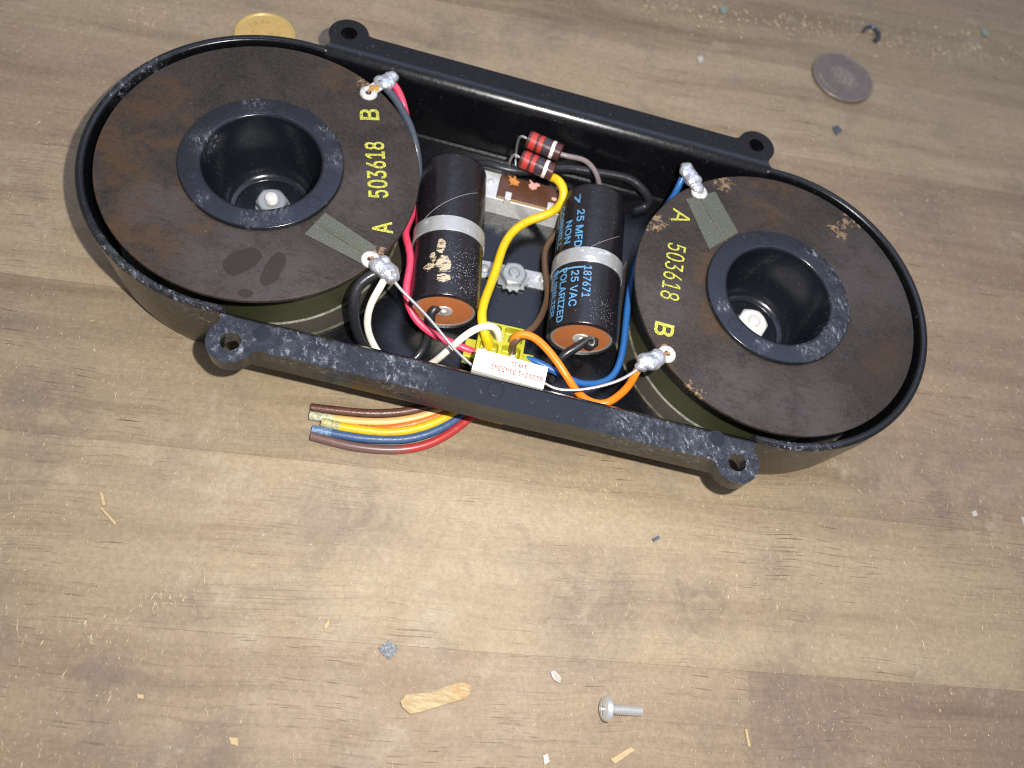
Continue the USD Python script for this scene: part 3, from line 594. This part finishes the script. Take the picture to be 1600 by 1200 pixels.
def prt(t, ya, x0, x1, h): # print read from the far side
    p0 = cen + ex * x0 + ey * ya; p1 = cen + ex * x1 + ey * ya
    part('lettering', text(t, [p0[0], p0[1], zw], [p1[0], p1[1], zw], h, bold=True), M['red_print'], pr, smooth=False)
prt('81253-1 3145241', .1 - .2, LXW * .46, -LXW * .26, 2.1); prt('10 Ω', 2.7, LXW * .22, 0.02, 1.7)

# ---- yellow connector block
def yellow_mat():
    g = G(); c = g.mix(g.noise(.3, 3), (.37, .35, .012), (.46, .43, .022)); 
    return principled(g, 'connector_plastic', c, .35, 0., subsurface_weight=.25, subsurface_radius=(1., .9, .2), subsurface_scale=.0012, normal=g.bump(g.noise(.8, 3), .1))
M['connector'] = yellow_mat()
cb = group_part('connector', unit); zk = -16.0
k0, k1, k2 = P(752, 499, zk), P(824, 515, zk), P(741, 545, zk)
kx = (k1 - k0); KX = float(np.linalg.norm(kx)); kx /= KX; ky = np.array([-kx[1], kx[0], 0]); KY = 15.0
kc = k0 + kx * KX / 2 - ky * KY / 2
blk = mani(rbox((0, 0, -6.5), (KX, KY, 13), .35, 8))
for i in (-1, 1):
    for j in (-1, 1):
        blk = blk - mani(rbox((i * KX * .235, j * KY * .245, 1.0), (KX * .40, KY * .40, 10.), .9, 8))
ears = cat(rbox((-KX / 2 - 1.7, -KY * .22, -6.0), (4.6, 7.5, 6.2), .35, 8), rbox((KX / 2 + 1.7, -KY * .30, -6.0), (5.2, 7.5, 6.2), .35, 8))
part('block', frame_put(cat(unmani(blk), ears), kc, kx, ky, zk), M['connector'], cb, smooth=30)
cell = lambda i, j, z: kc + kx * i * KX * .235 + ky * j * KY * .245 + [0, 0, z]
for i in (-1, 1):
    for j in (-1, 1):
        part('contact', frame_put(cat(rbox((0, 0, 0), (1.9, 2.4, 2.2), .2, 6)), cell(i, j, 0) + kx * 1.2 * i, kx, ky, zk - 3.2), M['tin'], cb)

# ---- wires inside the housing
def insul(name, c, rough=.36, dirt=None, **k): return plain(name, c, rough, 0., .14, .35, dirt=dirt or tuple(x * .55 + .012 for x in c), dscale=.5, dirt_t=(.56, .74), bump=.10, **k)
M['w_yellow'] = insul('wire_yellow', (.72, .47, .010)); M['w_brown'] = insul('wire_brown', (.105, .060, .032)); M['w_pink'] = insul('wire_red', (.72, .055, .115))
M['w_black'] = insul('wire_black', (.016, .017, .020), .3); M['w_white'] = insul('wire_white', (.80, .75, .64), .35, (.62, .48, .25)); M['w_blue'] = insul('wire_blue', (.018, .10, .30))
M['w_orange'] = insul('wire_orange', (.82, .20, .012)); M['w_violet'] = insul('wire_violet', (.20, .155, .16)); M['w_slate'] = insul('wire_slate', (.055, .065, .085))
def wire(pts, r, mat, label): return part('wire', tube([P(*p) if not isinstance(p, np.ndarray) else p for p in pts], r, 14), M[mat], unit, smooth=60, label=label)
wire([(860, 276, -12), (872, 282, -10.5), (880, 296, -11), (878, 314, -14), (862, 331, -19), (832, 343, -22), (806, 358, -22), (788, 382, -21), (777, 414, -19), (766, 446, -17), (756, 474, -14), (753, 498, -12), (757, 518, -12.5), (764, 542, -18)], 1.72, 'w_yellow', 'yellow wire from the small resistors to the connector')
wire([(884, 350, -25), (868, 366, -26), (855, 384, -27), (851, 402, -27), (853, 430, -26.5), (856, 456, -25), (852, 478, -22), (842, 500, -16), (828, 516, -12), (812, 527, -11), (803, 537, -13), (801, 552, -19)], 1.28, 'w_brown', 'brown wire looping into the connector')
wire([(652, 320, -22), (640, 345, -18), (634, 366, -15), (639, 388, -13), (641, 410, -13), (637, 436, -13), (635, 456, -14), (640, 480, -16), (653, 502, -18), (676, 521, -19), (704, 535, -19), (728, 545, -19), (746, 552, -20)], 1.4, 'w_pink', 'red wire running beside the left capacitor')
wire([(594, 424, -1), (574, 434, -2), (558, 450, -4), (553, 475, -8), (555, 505, -15), (564, 530, -22), (580, 548, -27), (600, 566, -28)], 1.9, 'w_black', 'thick black wire from the left coil')
wire([(603, 432, -.5), (596, 445, -2), (583, 468, -6), (575, 492, -12), (575, 515, -18), (583, 537, -24), (596, 556, -27.5), (640, 580, -28), (668, 572, -27), (690, 556, -20), (713, 536, -14), (735, 519, -10), (757, 510, -8.5), (772, 512, -9.5), (779, 523, -13), (780, 533, -18)], 1.3, 'w_white', 'white wire from the left coil to the connector')
wire([(804, 540, -19), (803, 531, -13), (809, 524, -10.5), (822, 523, -9.5), (838, 530, -9), (856, 547, -9), (873, 569, -9.5), (888, 592, -11), (902, 612, -14), (922, 627, -17), (945, 630, -17), (968, 617, -13), (984, 600, -8), (994, 582, -3), (1000, 572, -1)], 1.42, 'w_orange', 'orange wire from the connector to the right coil')
wire([(800, 556, -22), (825, 561, -20), (850, 571, -19), (880, 587, -20), (905, 598, -22), (932, 599, -23), (955, 589, -23), (968, 567, -22), (975, 534, -21), (979, 495, -20), (984, 455, -19), (992, 415, -20), (1010, 370, -20), (1040, 325, -12), (1058, 296, -4), (1066, 278, -.5)], 1.33, 'w_blue', 'blue wire passing under the right board')
wire([(700, 300, -25), (735, 262, -22), (756, 256, -19), (782, 262, -17.5), (810, 267, -17.5), (845, 266, -18), (885, 263, -18.5), (925, 268, -18.5), (962, 274, -18.5), (990, 283, -19), (1006, 298, -21), (1014, 312, -24), (1008, 322, -27), (990, 330, -28)], 1.75, 'w_black', 'black wire along the back of the terminal strip')
wire([(876, 241, -8), (892, 245, -8), (912, 250, -9), (926, 262, -11), (934, 278, -14), (937, 296, -19)], 1.05, 'w_violet', 'greyish violet lead of the farther small resistor')
wire([(612, 128, 0), (621, 140, -1), (629, 158, -3), (634, 178, -6), (638, 205, -12), (640, 240, -20)], 1.35, 'w_pink', 'short red wire at the top of the left coil')
wire([(603, 138, -.5), (614, 150, -1.2), (628, 172, -2.5), (640, 196, -3.5), (648, 222, -5), (653, 250, -9), (655, 290, -17)], 1.55, 'w_slate', 'slate wire hugging the edge of the left board')
wire([nearL - dL * .7 + [-2.2, 0, .9], P(680, 482, -14.6), P(675, 488, -15.2), P(673, 505, -18.5), P(666, 533, -24), P(655, 553, -27), P(644, 564, -28)], 1.6, 'w_black', 'black lead of the left capacitor')
wire([nearR - dR * .6 + [2.2, 0, .3], nearR - dR * 1.6 + [4.6, 0, .6], P(927, 528, -15.0), P(912, 535, -15.8), P(895, 546, -17), P(878, 558, -19), P(868, 575, -23), P(862, 596, -27)], 1.65, 'w_black', 'black lead of the right capacitor')
part('lead', tube([P(612, 434, .4), P(626, 452, -1.5), P(648, 474, -3), P(680, 509, -4), P(708, 543, -6), P(725, 560, -8), P(742, 575, -8.5)], [.62, .58, .55, .55], 10), M['lead'], pr)
part('lead', tube([P(850, 598, -8.5), P(868, 607, -8.), P(905, 609, -7), P(940, 603, -5), P(972, 592, -2.5), P(992, 580, -.5), P(1003, 572, .4)], [.5, .55, .6, .62], 10), M['lead'], pr)

# ---- the six-wire cable that leaves under the lower edge
def cable_mat(name, c, d, end, ec, t=(.52, .66)):
    g = G(); n = g.noise(.4, 4); base = g.mix(n, tuple(x * .85 for x in c), tuple(min(1, x * 1.1) for x in c))
    base = g.mix(g.math('multiply', g.rng(g.noise(.55, 6, .75), *t), .75), base, d)
    base = g.mix(g.math('multiply', g.rng(g.noise(.09, 3, .6), .45, .7), .35), base, tuple(x * .5 for x in d))
    e = P(*end, BENCH + 1.6); m = g.rng(g.math('add', g.spots([(*e, 9.)]), g.math('multiply', g.noise(.5, 5, .7), .5)), .62, .75)
    base = g.mix(m, base, g.mix(g.rng(g.noise(.9, 4, .7), .42, .58), ec, tuple(x * .55 for x in ec)))
    return principled(g, name, base, g.rng(g.noise(.8, 4), .3, .7, .30, .5), 0., normal=g.bump(g.noise(.9, 5), .12))
M['c_brown'] = cable_mat('cable_brown', (.105, .042, .027), (.05, .032, .026), (488, 637), (.12, .05, .035)); M['c_cream'] = cable_mat('cable_cream', (.66, .43, .15), (.40, .27, .12), (494, 651), (.52, .52, .36), (.58, .74))
M['c_orange'] = cable_mat('cable_orange', (.58, .16, .03), (.30, .10, .035), (560, 669), (.5, .2, .06)); M['c_yellow'] = cable_mat('cable_yellow', (.70, .43, .012), (.22, .12, .02), (508, 660), (.50, .47, .22), (.60, .70))
M['c_blue'] = cable_mat('cable_blue', (.040, .085, .19), (.075, .10, .15), (492, 672), (.16, .26, .42))
def red_grey():
    g = G(); m = g.rng(g.math('add', g('separate_xyz', vector=g.pos()) + '.x', g.math('multiply', g.noise(.25, 4), 14.)), -21., -14.)
    c = g.mix(m, (.135, .075, .065), (.36, .030, .028)); c = g.mix(g.rng(g.noise(.4, 4), .62, .72, 0., .6), c, (.36, .12, .12))
    return principled(g, 'cable_red', c, .36)
M['c_red'] = red_grey(); M['strain'] = plain('amber_strain_relief', (.55, .30, .03), .4, 0., .2, .6)
zb = BENCH + 1.65
def cable(pts, mat, label, up=0.): part('cable_wire', tube([P(x, y, zb + up) for x, y in pts], 1.62, 14), M[mat], unit, smooth=60, label=label)
cable([(486, 637), (520, 641), (560, 645), (600, 646), (640, 642), (680, 633), (712, 622), (735, 610)], 'c_brown', 'brown wire of the outgoing cable')
cable([(484, 649), (515, 654), (550, 658), (590, 660), (630, 657), (668, 648), (700, 634), (728, 616)], 'c_cream', 'cream wire of the outgoing cable')
cable([(560, 669), (600, 670), (640, 664), (680, 652), (712, 636), (738, 618)], 'c_orange', 'orange wire of the outgoing cable', -.1)
cable([(503, 659), (530, 666), (560, 671), (600, 675), (640, 672), (680, 660), (712, 643), (742, 622)], 'c_yellow', 'yellow wire of the outgoing cable', .7)
cable([(488, 671), (520, 677), (560, 684), (600, 687), (640, 685), (680, 673), (715, 654), (748, 630)], 'c_blue', 'blue wire of the outgoing cable')
cable([(486, 681), (515, 689), (550, 697), (590, 702), (630, 702), (668, 694), (702, 677), (735, 652), (756, 634)], 'c_red', 'grime-darkened red wire of the outgoing cable')
a, b = P(728, 640, BENCH + 3.6), P(784, 654, BENCH + 3.6)
part('strain_relief', cat(*[rbox(a + (b - a) * t + [0, 1.5, 0], (2.1, 6, 5.5), .5, 8) for t in np.linspace(0, 1, 8)], frame_put(rbox((0, 0, 0), (np.linalg.norm(b - a), 5, 4), .5, 8), (a + b) / 2 + [0, 1.5, 0], (b - a) / np.linalg.norm(b - a), np.cross([0, 0, 1], (b - a) / np.linalg.norm(b - a)), BENCH + 4)), M['strain'], unit)

# ================================================================ LOOSE THINGS ON THE BENCH
def gold():
    g = G(); c = g.mix(g.noise(.25, 4), (.56, .37, .11), (.68, .48, .18)); return principled(g, 'gold_coin_metal', c, .40, .35, normal=g.bump(g.noise(.6, 4), .12))
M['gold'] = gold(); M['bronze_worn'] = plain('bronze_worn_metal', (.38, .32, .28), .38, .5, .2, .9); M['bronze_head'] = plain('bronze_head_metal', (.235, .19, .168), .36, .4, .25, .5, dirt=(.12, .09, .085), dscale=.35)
M['bronze'] = plain('bronze_coin_metal', (.175, .142, .125), .38, .35, .22, .3, dirt=(.10, .078, .068), dscale=.12, bump=.07)
def coin(c, r, th, seed, relief):
    z = BENCH
    base = lathe([(0, z), (r - .3, z), (r, z + .3), (r, z + th - .3), (r - .3, z + th), (r - 1.0, z + th), (r - 1.4, z + th - .35), (0, z + th - .35)], 96)
    base.faces = base.faces; base.apply_translation([c[0], c[1], 0]); return base
gc = P(414, 54, BENCH + 1.4); GR = 12.8
gpath = thing('gold_coin', (gc[0], gc[1], BENCH), 'gold coloured coin half hidden behind the rounded end of the black housing', 'coin')
part('disc', coin(gc, GR, 1.8, 1, None), M['gold'], gpath)
def strokes(c, zt, items, mat, path, name='relief'):
    part(name, cat(*[tube([np.array([c[0] + x, c[1] + y, zt]) for x, y in it], .34, 6) for it in items]), mat, path, smooth=60)
rg = np.random.default_rng(4); its = []
for k, a_ in enumerate(np.linspace(D(25), D(155), 7)):
    rr = 7.6; x, y = rr * math.cos(a_), rr * math.sin(a_); t = np.array([-math.sin(a_), math.cos(a_)]); n_ = np.array([math.cos(a_), math.sin(a_)])
    its.append([(x, y) - n_ * 1.3 + t * .2 * k / 7, np.array([x, y]) + t * .5, (x, y) + n_ * 1.4 - t * .3]); 
    if k % 2: its.append([(x, y) - n_ * 1.2 + t * .9, np.array([x, y]) + t * 1.6, (x, y) + n_ * 1.0 + t * .7])
its.append([(3.4 * math.cos(a_), 3.4 * math.sin(a_) - 1) for a_ in np.linspace(D(10), D(170), 9)])
its.append([(-4.5, -1), (-5.2, 1), (-4.2, 2.4)]); its.append([(4.6, -.5), (5.4, 1.2), (4.8, 3.0)])
strokes(gc, BENCH + 1.5, its, M['gold'], gpath)
bc = P(1316.5, 121.5, BENCH + 1.0); BR = 16.2
bpath = thing('bronze_coin', (bc[0], bc[1], BENCH), 'dark brown bronze coin with a worn relief lying alone on the bench', 'coin')
part('disc', coin(bc, BR, 1.9, 2, None), M['bronze'], bpath)
part('rim', lathe([(BR - 1.15, BENCH + 1.88), (BR - .9, BENCH + 2.02), (BR - .45, BENCH + 2.0), (BR - .2, BENCH + 1.8)], 96).apply_translation([bc[0], bc[1], 0]), M['bronze_head'], bpath)  # lighter ring laid on the coin edge as a painted highlight
# worn head in low relief, right way up for the photograph's own direction of view
head = sg.Polygon([(-5.5, -8), (4.5, -8.5), (3.2, -5), (5.4, -4.2), (5.0, -2.6), (6.0, -1.8), (4.9, .4), (5.4, 3.0), (3.6, 6.0), (.2, 7.6), (-3.8, 6.6), (-6.0, 3.2), (-5.6, -.6), (-4.0, -4.0)]).buffer(.9).buffer(-.5)
hd = cat(*[extrude(head.buffer(-k * .55), BENCH + 1.5, BENCH + 1.62 + k * .11) for k in range(4)]); hd.apply_transform(trimesh.transformations.rotation_matrix(.9, [0, 0, 1])); hd.apply_translation([bc[0], bc[1], 0])
part('relief', hd, M['bronze_head'], bpath, smooth=50)
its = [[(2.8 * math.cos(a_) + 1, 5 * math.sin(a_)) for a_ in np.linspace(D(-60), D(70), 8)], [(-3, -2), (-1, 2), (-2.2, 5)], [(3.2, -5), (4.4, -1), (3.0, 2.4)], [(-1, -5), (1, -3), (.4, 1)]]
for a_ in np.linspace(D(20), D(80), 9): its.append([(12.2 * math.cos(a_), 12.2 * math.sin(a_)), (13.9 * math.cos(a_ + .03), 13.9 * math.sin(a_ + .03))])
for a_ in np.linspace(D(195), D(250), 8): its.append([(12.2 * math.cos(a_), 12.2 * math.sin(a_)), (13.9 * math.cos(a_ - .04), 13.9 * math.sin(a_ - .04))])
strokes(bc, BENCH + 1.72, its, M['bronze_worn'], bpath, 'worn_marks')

# machine screw
M['screw'] = plain('bright_screw', (.62, .62, .61), .27, .55, .12, 1.)
sa, sb_ = P(940, 1107, BENCH + 4.1), P(1002, 1111, BENCH + 1.5)
sdir = (sb_ - sa) / np.linalg.norm(sb_ - sa); SL = np.linalg.norm(sb_ - sa)
spath = thing('machine_screw', (sa[0], sa[1], BENCH), 'small shiny cross-head machine screw lying on its side near the front edge', 'screw')
headm = unmani(m3.Manifold.revolve(m3.CrossSection([[(0, 2.5), (3.6, 2.5), (3.95, 2.2), (3.95, 1.7), (3.5, .8), (2.4, .2), (0, 0)][::-1]]), 48) - mani(rbox((0, 0, .2), (4.4, 1.0, 2.6), .2, 6)) - mani(rbox((0, 0, .2), (1.0, 4.4, 2.6), .2, 6)))
part('head', along(headm, sa, sb_), M['screw'], spath, smooth=30)
th = [(1.3, 2.4), (1.3, 2.9)]
z_ = 3.0
while z_ < SL - .6: th += [(1.05, z_), (1.62, z_ + .36), (1.62, z_ + .44), (1.05, z_ + .8)]; z_ += .82
th += [(1.15, SL - .3), (.9, SL), (0, SL)]
part('shank', along(lathe(th, 24), sa, sb_), M['screw'], spath, smooth=50)

# bits
def flake(poly_px, z0, th, mat, name, label, cat_, seed, curve=0., group=None):
    q = sg.Polygon([P(x, y, BENCH + z0)[:2] for x, y in poly_px]).segmentize(1.2); m = extrude(q, 0, th); rg = np.random.default_rng(seed)
    c = np.array(q.centroid.coords[0]); d_ = m.vertices[:, :2] - c
    n = meshkit.fbm(np.c_[m.vertices[:, :2] * .35, np.zeros(len(m.vertices)) + seed]); n = n - n.min()
    m.vertices[:, 2] += BENCH + z0 + .5 * n + curve * (d_ ** 2).sum(1)
    return single(name, m, mat, (c[0], c[1], BENCH), label, cat_, group, smooth=40)
def chipwood(name, a, b):
    g = G(); n = g.noise(1., 4, .7, stretch=(.2, 1.3, 1.)); return principled(g, name, g.mix(n, a, b), .65, 0., normal=g.bump(n, .25))
def chip_mat():
    g = G(); n = g.noise(1., 5, .75, stretch=(.25, 1.1, 1.), dist=.5); c = g.mix(g.rng(n, .32, .66), (.40, .28, .13), (.56, .44, .26))
    e = P(727, 1078, BENCH + 1); c = g.mix(g.math('multiply', g.spots([(*e, 7.)]), g.rng(g.noise(.5, 4, .7), .4, .65, .1, .9)), c, (.44, .24, .09))
    return principled(g, 'chip_wood', c, .65, 0., normal=g.bump(n, .6))
M['chip'] = chip_mat(); M['chip2'] = chipwood('splinter_wood', (.40, .29, .14), (.52, .40, .22)); M['grey_flake'] = plain('grey_flake', (.07, .078, .095), .5, 0., .2, .8)
M['crumb_white'] = plain('white_crumb', (.44, .42, .38), .5); M['crumb_pale'] = plain('pale_crumb', (.34, .30, .265), .4); M['green_fleck'] = plain('green_fleck', (.20, .25, .20), .5); M['dark_steel'] = plain('dark_steel', (.10, .11, .15), .25, .8)
chip = [(625, 1096), (634, 1086), (672, 1082), (700, 1072), (722, 1066), (735, 1071), (733, 1084), (724, 1092), (690, 1102), (655, 1113), (641, 1116), (629, 1106)]
flake(chip, .1, 1.1, M['chip'], 'wood_chip', 'long orange-tan wood chip lying left of the screw', 'wood chip', 3, .004)
flake([(953, 1186), (985, 1167), (991, 1172), (960, 1193)], .1, .6, M['chip2'], 'wood_splinter', 'thin pale wood splinter at the bottom edge just below the screw', 'splinter', 5)
flake([(591, 1013), (600, 1006), (607, 1000), (613, 1005), (622, 1012), (618, 1022), (608, 1031), (599, 1024)], .1, .5, M['grey_flake'], 'grey_flake', 'small blue-grey flake on the bench above the orange wood chip', 'flake', 6)
flake([(859, 1050), (866, 1047), (876, 1060), (874, 1068), (864, 1062)], .1, 1.0, M['crumb_pale'], 'pale_crumb', 'translucent pale crumb between the wood chip and the screw', 'crumb', 7)
flake([(848, 1180), (855, 1177), (858, 1190), (850, 1195)], .1, .8, M['crumb_white'], 'white_crumb', 'white crumb at the bottom edge left of the pale splinter', 'crumb', 8)
flake([(1089, 92), (1096, 89), (1098, 97), (1092, 101)], .1, .9, M['crumb_white'], 'white_crumb', 'bright white crumb above the black housing, left of the bronze coin', 'crumb', 9)
flake([(1124, 14), (1134, 11), (1136, 20), (1128, 23)], .1, .7, M['green_fleck'], 'green_fleck', 'green paint fleck near the top edge above the white crumb', 'fleck', 10)
flake([(1533, 48), (1540, 47), (1543, 57), (1535, 57)], .1, .7, M['green_fleck'], 'green_fleck', 'faint green paint fleck at the top right corner', 'fleck', 11)
flake([(1517, 800), (1523, 798), (1525, 806), (1519, 808)], .1, .8, M['crumb_white'], 'white_crumb', 'white crumb near the right edge of the bench', 'crumb', 12)
flake([(1594, 808), (1604, 812), (1606, 830), (1598, 820)], .1, .8, M['crumb_white'], 'white_crumb', 'pale sliver cut off by the right edge of the picture', 'crumb', 13)
flake([(1300, 200), (1308, 197), (1315, 205), (1306, 212)], .1, .7, M['grey_flake'], 'grey_flake', 'small dark grey flake just below the bronze coin', 'flake', 15)
flake([(1018, 842), (1028, 837), (1030, 842), (1021, 847)], .1, .7, M['grey_flake'], 'grey_flake', 'tiny dark speck below the right lower lug of the housing', 'flake', 16)
flake([(156, 768), (162, 772), (166, 790), (161, 790)], .1, .5, M['chip2'], 'wood_splinter', 'short upright pale splinter at the left of the bench', 'splinter', 17)
flake([(157, 794), (160, 793), (183, 818), (180, 821)], .1, .5, M['chip2'], 'wood_splinter', 'slanting pale splinter just below the short upright one', 'splinter', 18)
flake([(507, 978), (514, 967), (515, 976), (508, 984)], .1, .5, M['chip2'], 'wood_splinter', 'tiny pale splinter left of the blue-grey flake', 'splinter', 19)
flake([(215, 1084), (226, 1086), (225, 1092), (216, 1091)], .1, .5, M['chip2'], 'wood_splinter', 'stubby pale splinter at the lower left of the bench', 'splinter', 20)
flake([(358, 1152), (372, 1153), (373, 1166), (361, 1162)], .1, .6, M['chip2'], 'wood_splinter', 'square pale splinter near the bottom edge, left of centre', 'splinter', 21)
flake([(1163, 1140), (1166, 1138), (1172, 1166), (1168, 1166)], .1, .5, M['chip2'], 'wood_splinter', 'curved pale splinter right of the screw near the bottom edge', 'splinter', 22)
# bent bit of wire
hp = [P(1345 + 4, 50, BENCH + .7), P(1352, 44, BENCH + .9), P(1361, 41, BENCH + 1.3), P(1370, 47, BENCH + 1.3), P(1373, 58, BENCH + 1.0), P(1367, 64, BENCH + .8)]
single('wire_offcut', tube(hp, [.7, .8, .8, 1.0, 1.3, 1.3], 12), M['dark_steel'], (hp[2][0], hp[2][1], BENCH), 'dark bent hook of metal above the bronze coin', 'hook', smooth=60)

# sawdust: fibres and grains all over the bench
V, F, = [], []
inside = unary_union([stad.buffer(61), sg.box(-92, -72, 92, 72)])
def add_bit(x, y, L, w, h, ang, tilt):
    d_ = np.array([math.cos(ang), math.sin(ang), tilt]); n_ = np.array([-math.sin(ang), math.cos(ang), 0]); c = np.array([x, y, BENCH + h * .5 + abs(tilt) * L * .5])
    b = len(V)
    for s, k in ((-1, .7), (0, 1.), (1, .35)):
        bend = n_ * (.07 * L * (1 - s * s)) * (1 if (x * 7) % 1 > .5 else -1)
        for q, r in ((-1, -1), (1, -1), (0, 1)): V.append(c + d_ * s * L / 2 + bend + n_ * q * w * k / 2 + np.array([0, 0, r * h * k / 2]))
    for i in (0, 3):
        for k in range(3): q = (k + 1) % 3; F.append([b + i + k, b + i + q, b + i + 3 + q]); F.append([b + i + k, b + i + 3 + q, b + i + 3 + k])
    F.append([b, b + 2, b + 1]); F.append([b + 6, b + 7, b + 8])
def scatter(n, sampler, Lr, wr):
    k = 0
    while k < n:
        x, y = sampler()
        if inside.contains(sg.Point(x, y)): continue
        L = rng.uniform(*Lr) * rng.choice([.6, 1, 1, 1.7]); w = rng.uniform(*wr); a_ = rng.normal(1.75, .45) if rng.random() < .7 else rng.uniform(0, math.pi)
        add_bit(x, y, L, w, w * rng.uniform(.5, .9), a_, rng.uniform(-.12, .12)); k += 1
def uni(): 
    q = P(rng.uniform(-40, 1640), rng.uniform(-40, 1240), BENCH); return q[0], q[1]
scatter(2500, uni, (.5, 1.5), (.14, .25)); scatter(1500, uni, (.3, .7), (.2, .38)); scatter(90, uni, (1.6, 3.6), (.2, .4))
def seam():
    t = rng.random(); q = P(1000 + t * 620 + rng.normal(0, 5), 4 + t * 88 + rng.normal(0, 13), BENCH); return q[0], q[1]
scatter(420, seam, (.7, 2.2), (.2, .6))
def nest(px, py, s): return lambda: tuple(P(px + rng.normal(0, s), py + rng.normal(0, s * .6), BENCH)[:2])
for c_ in ((255, 940, 22), (155, 985, 34), (60, 1185, 70), (910, 745, 28), (925, 790, 34), (1185, 900, 45), (900, 1090, 70), (220, 30, 16)): scatter(45, nest(*c_), (.6, 1.9), (.16, .34))
def dust_mat():
    g = G(); r = g.rng(g.noise(.9, 2, .5), .25, .75, smooth=False)
    c = g('rgb_ramp', fac=r, ramp=[(0, (.38, .28, .16)), (.35, (.43, .33, .20)), (.62, (.56, .45, .29)), (.85, (.70, .61, .46)), (1, (.80, .79, .74))]) + '.color'
    return principled(g, 'sawdust_fibres', c, .7)
single('sawdust', tm(V, F), dust_mat(), (0, 0, BENCH), 'pale sawdust fibres and grains scattered all over the wooden bench', 'sawdust', kind='stuff', smooth=False)
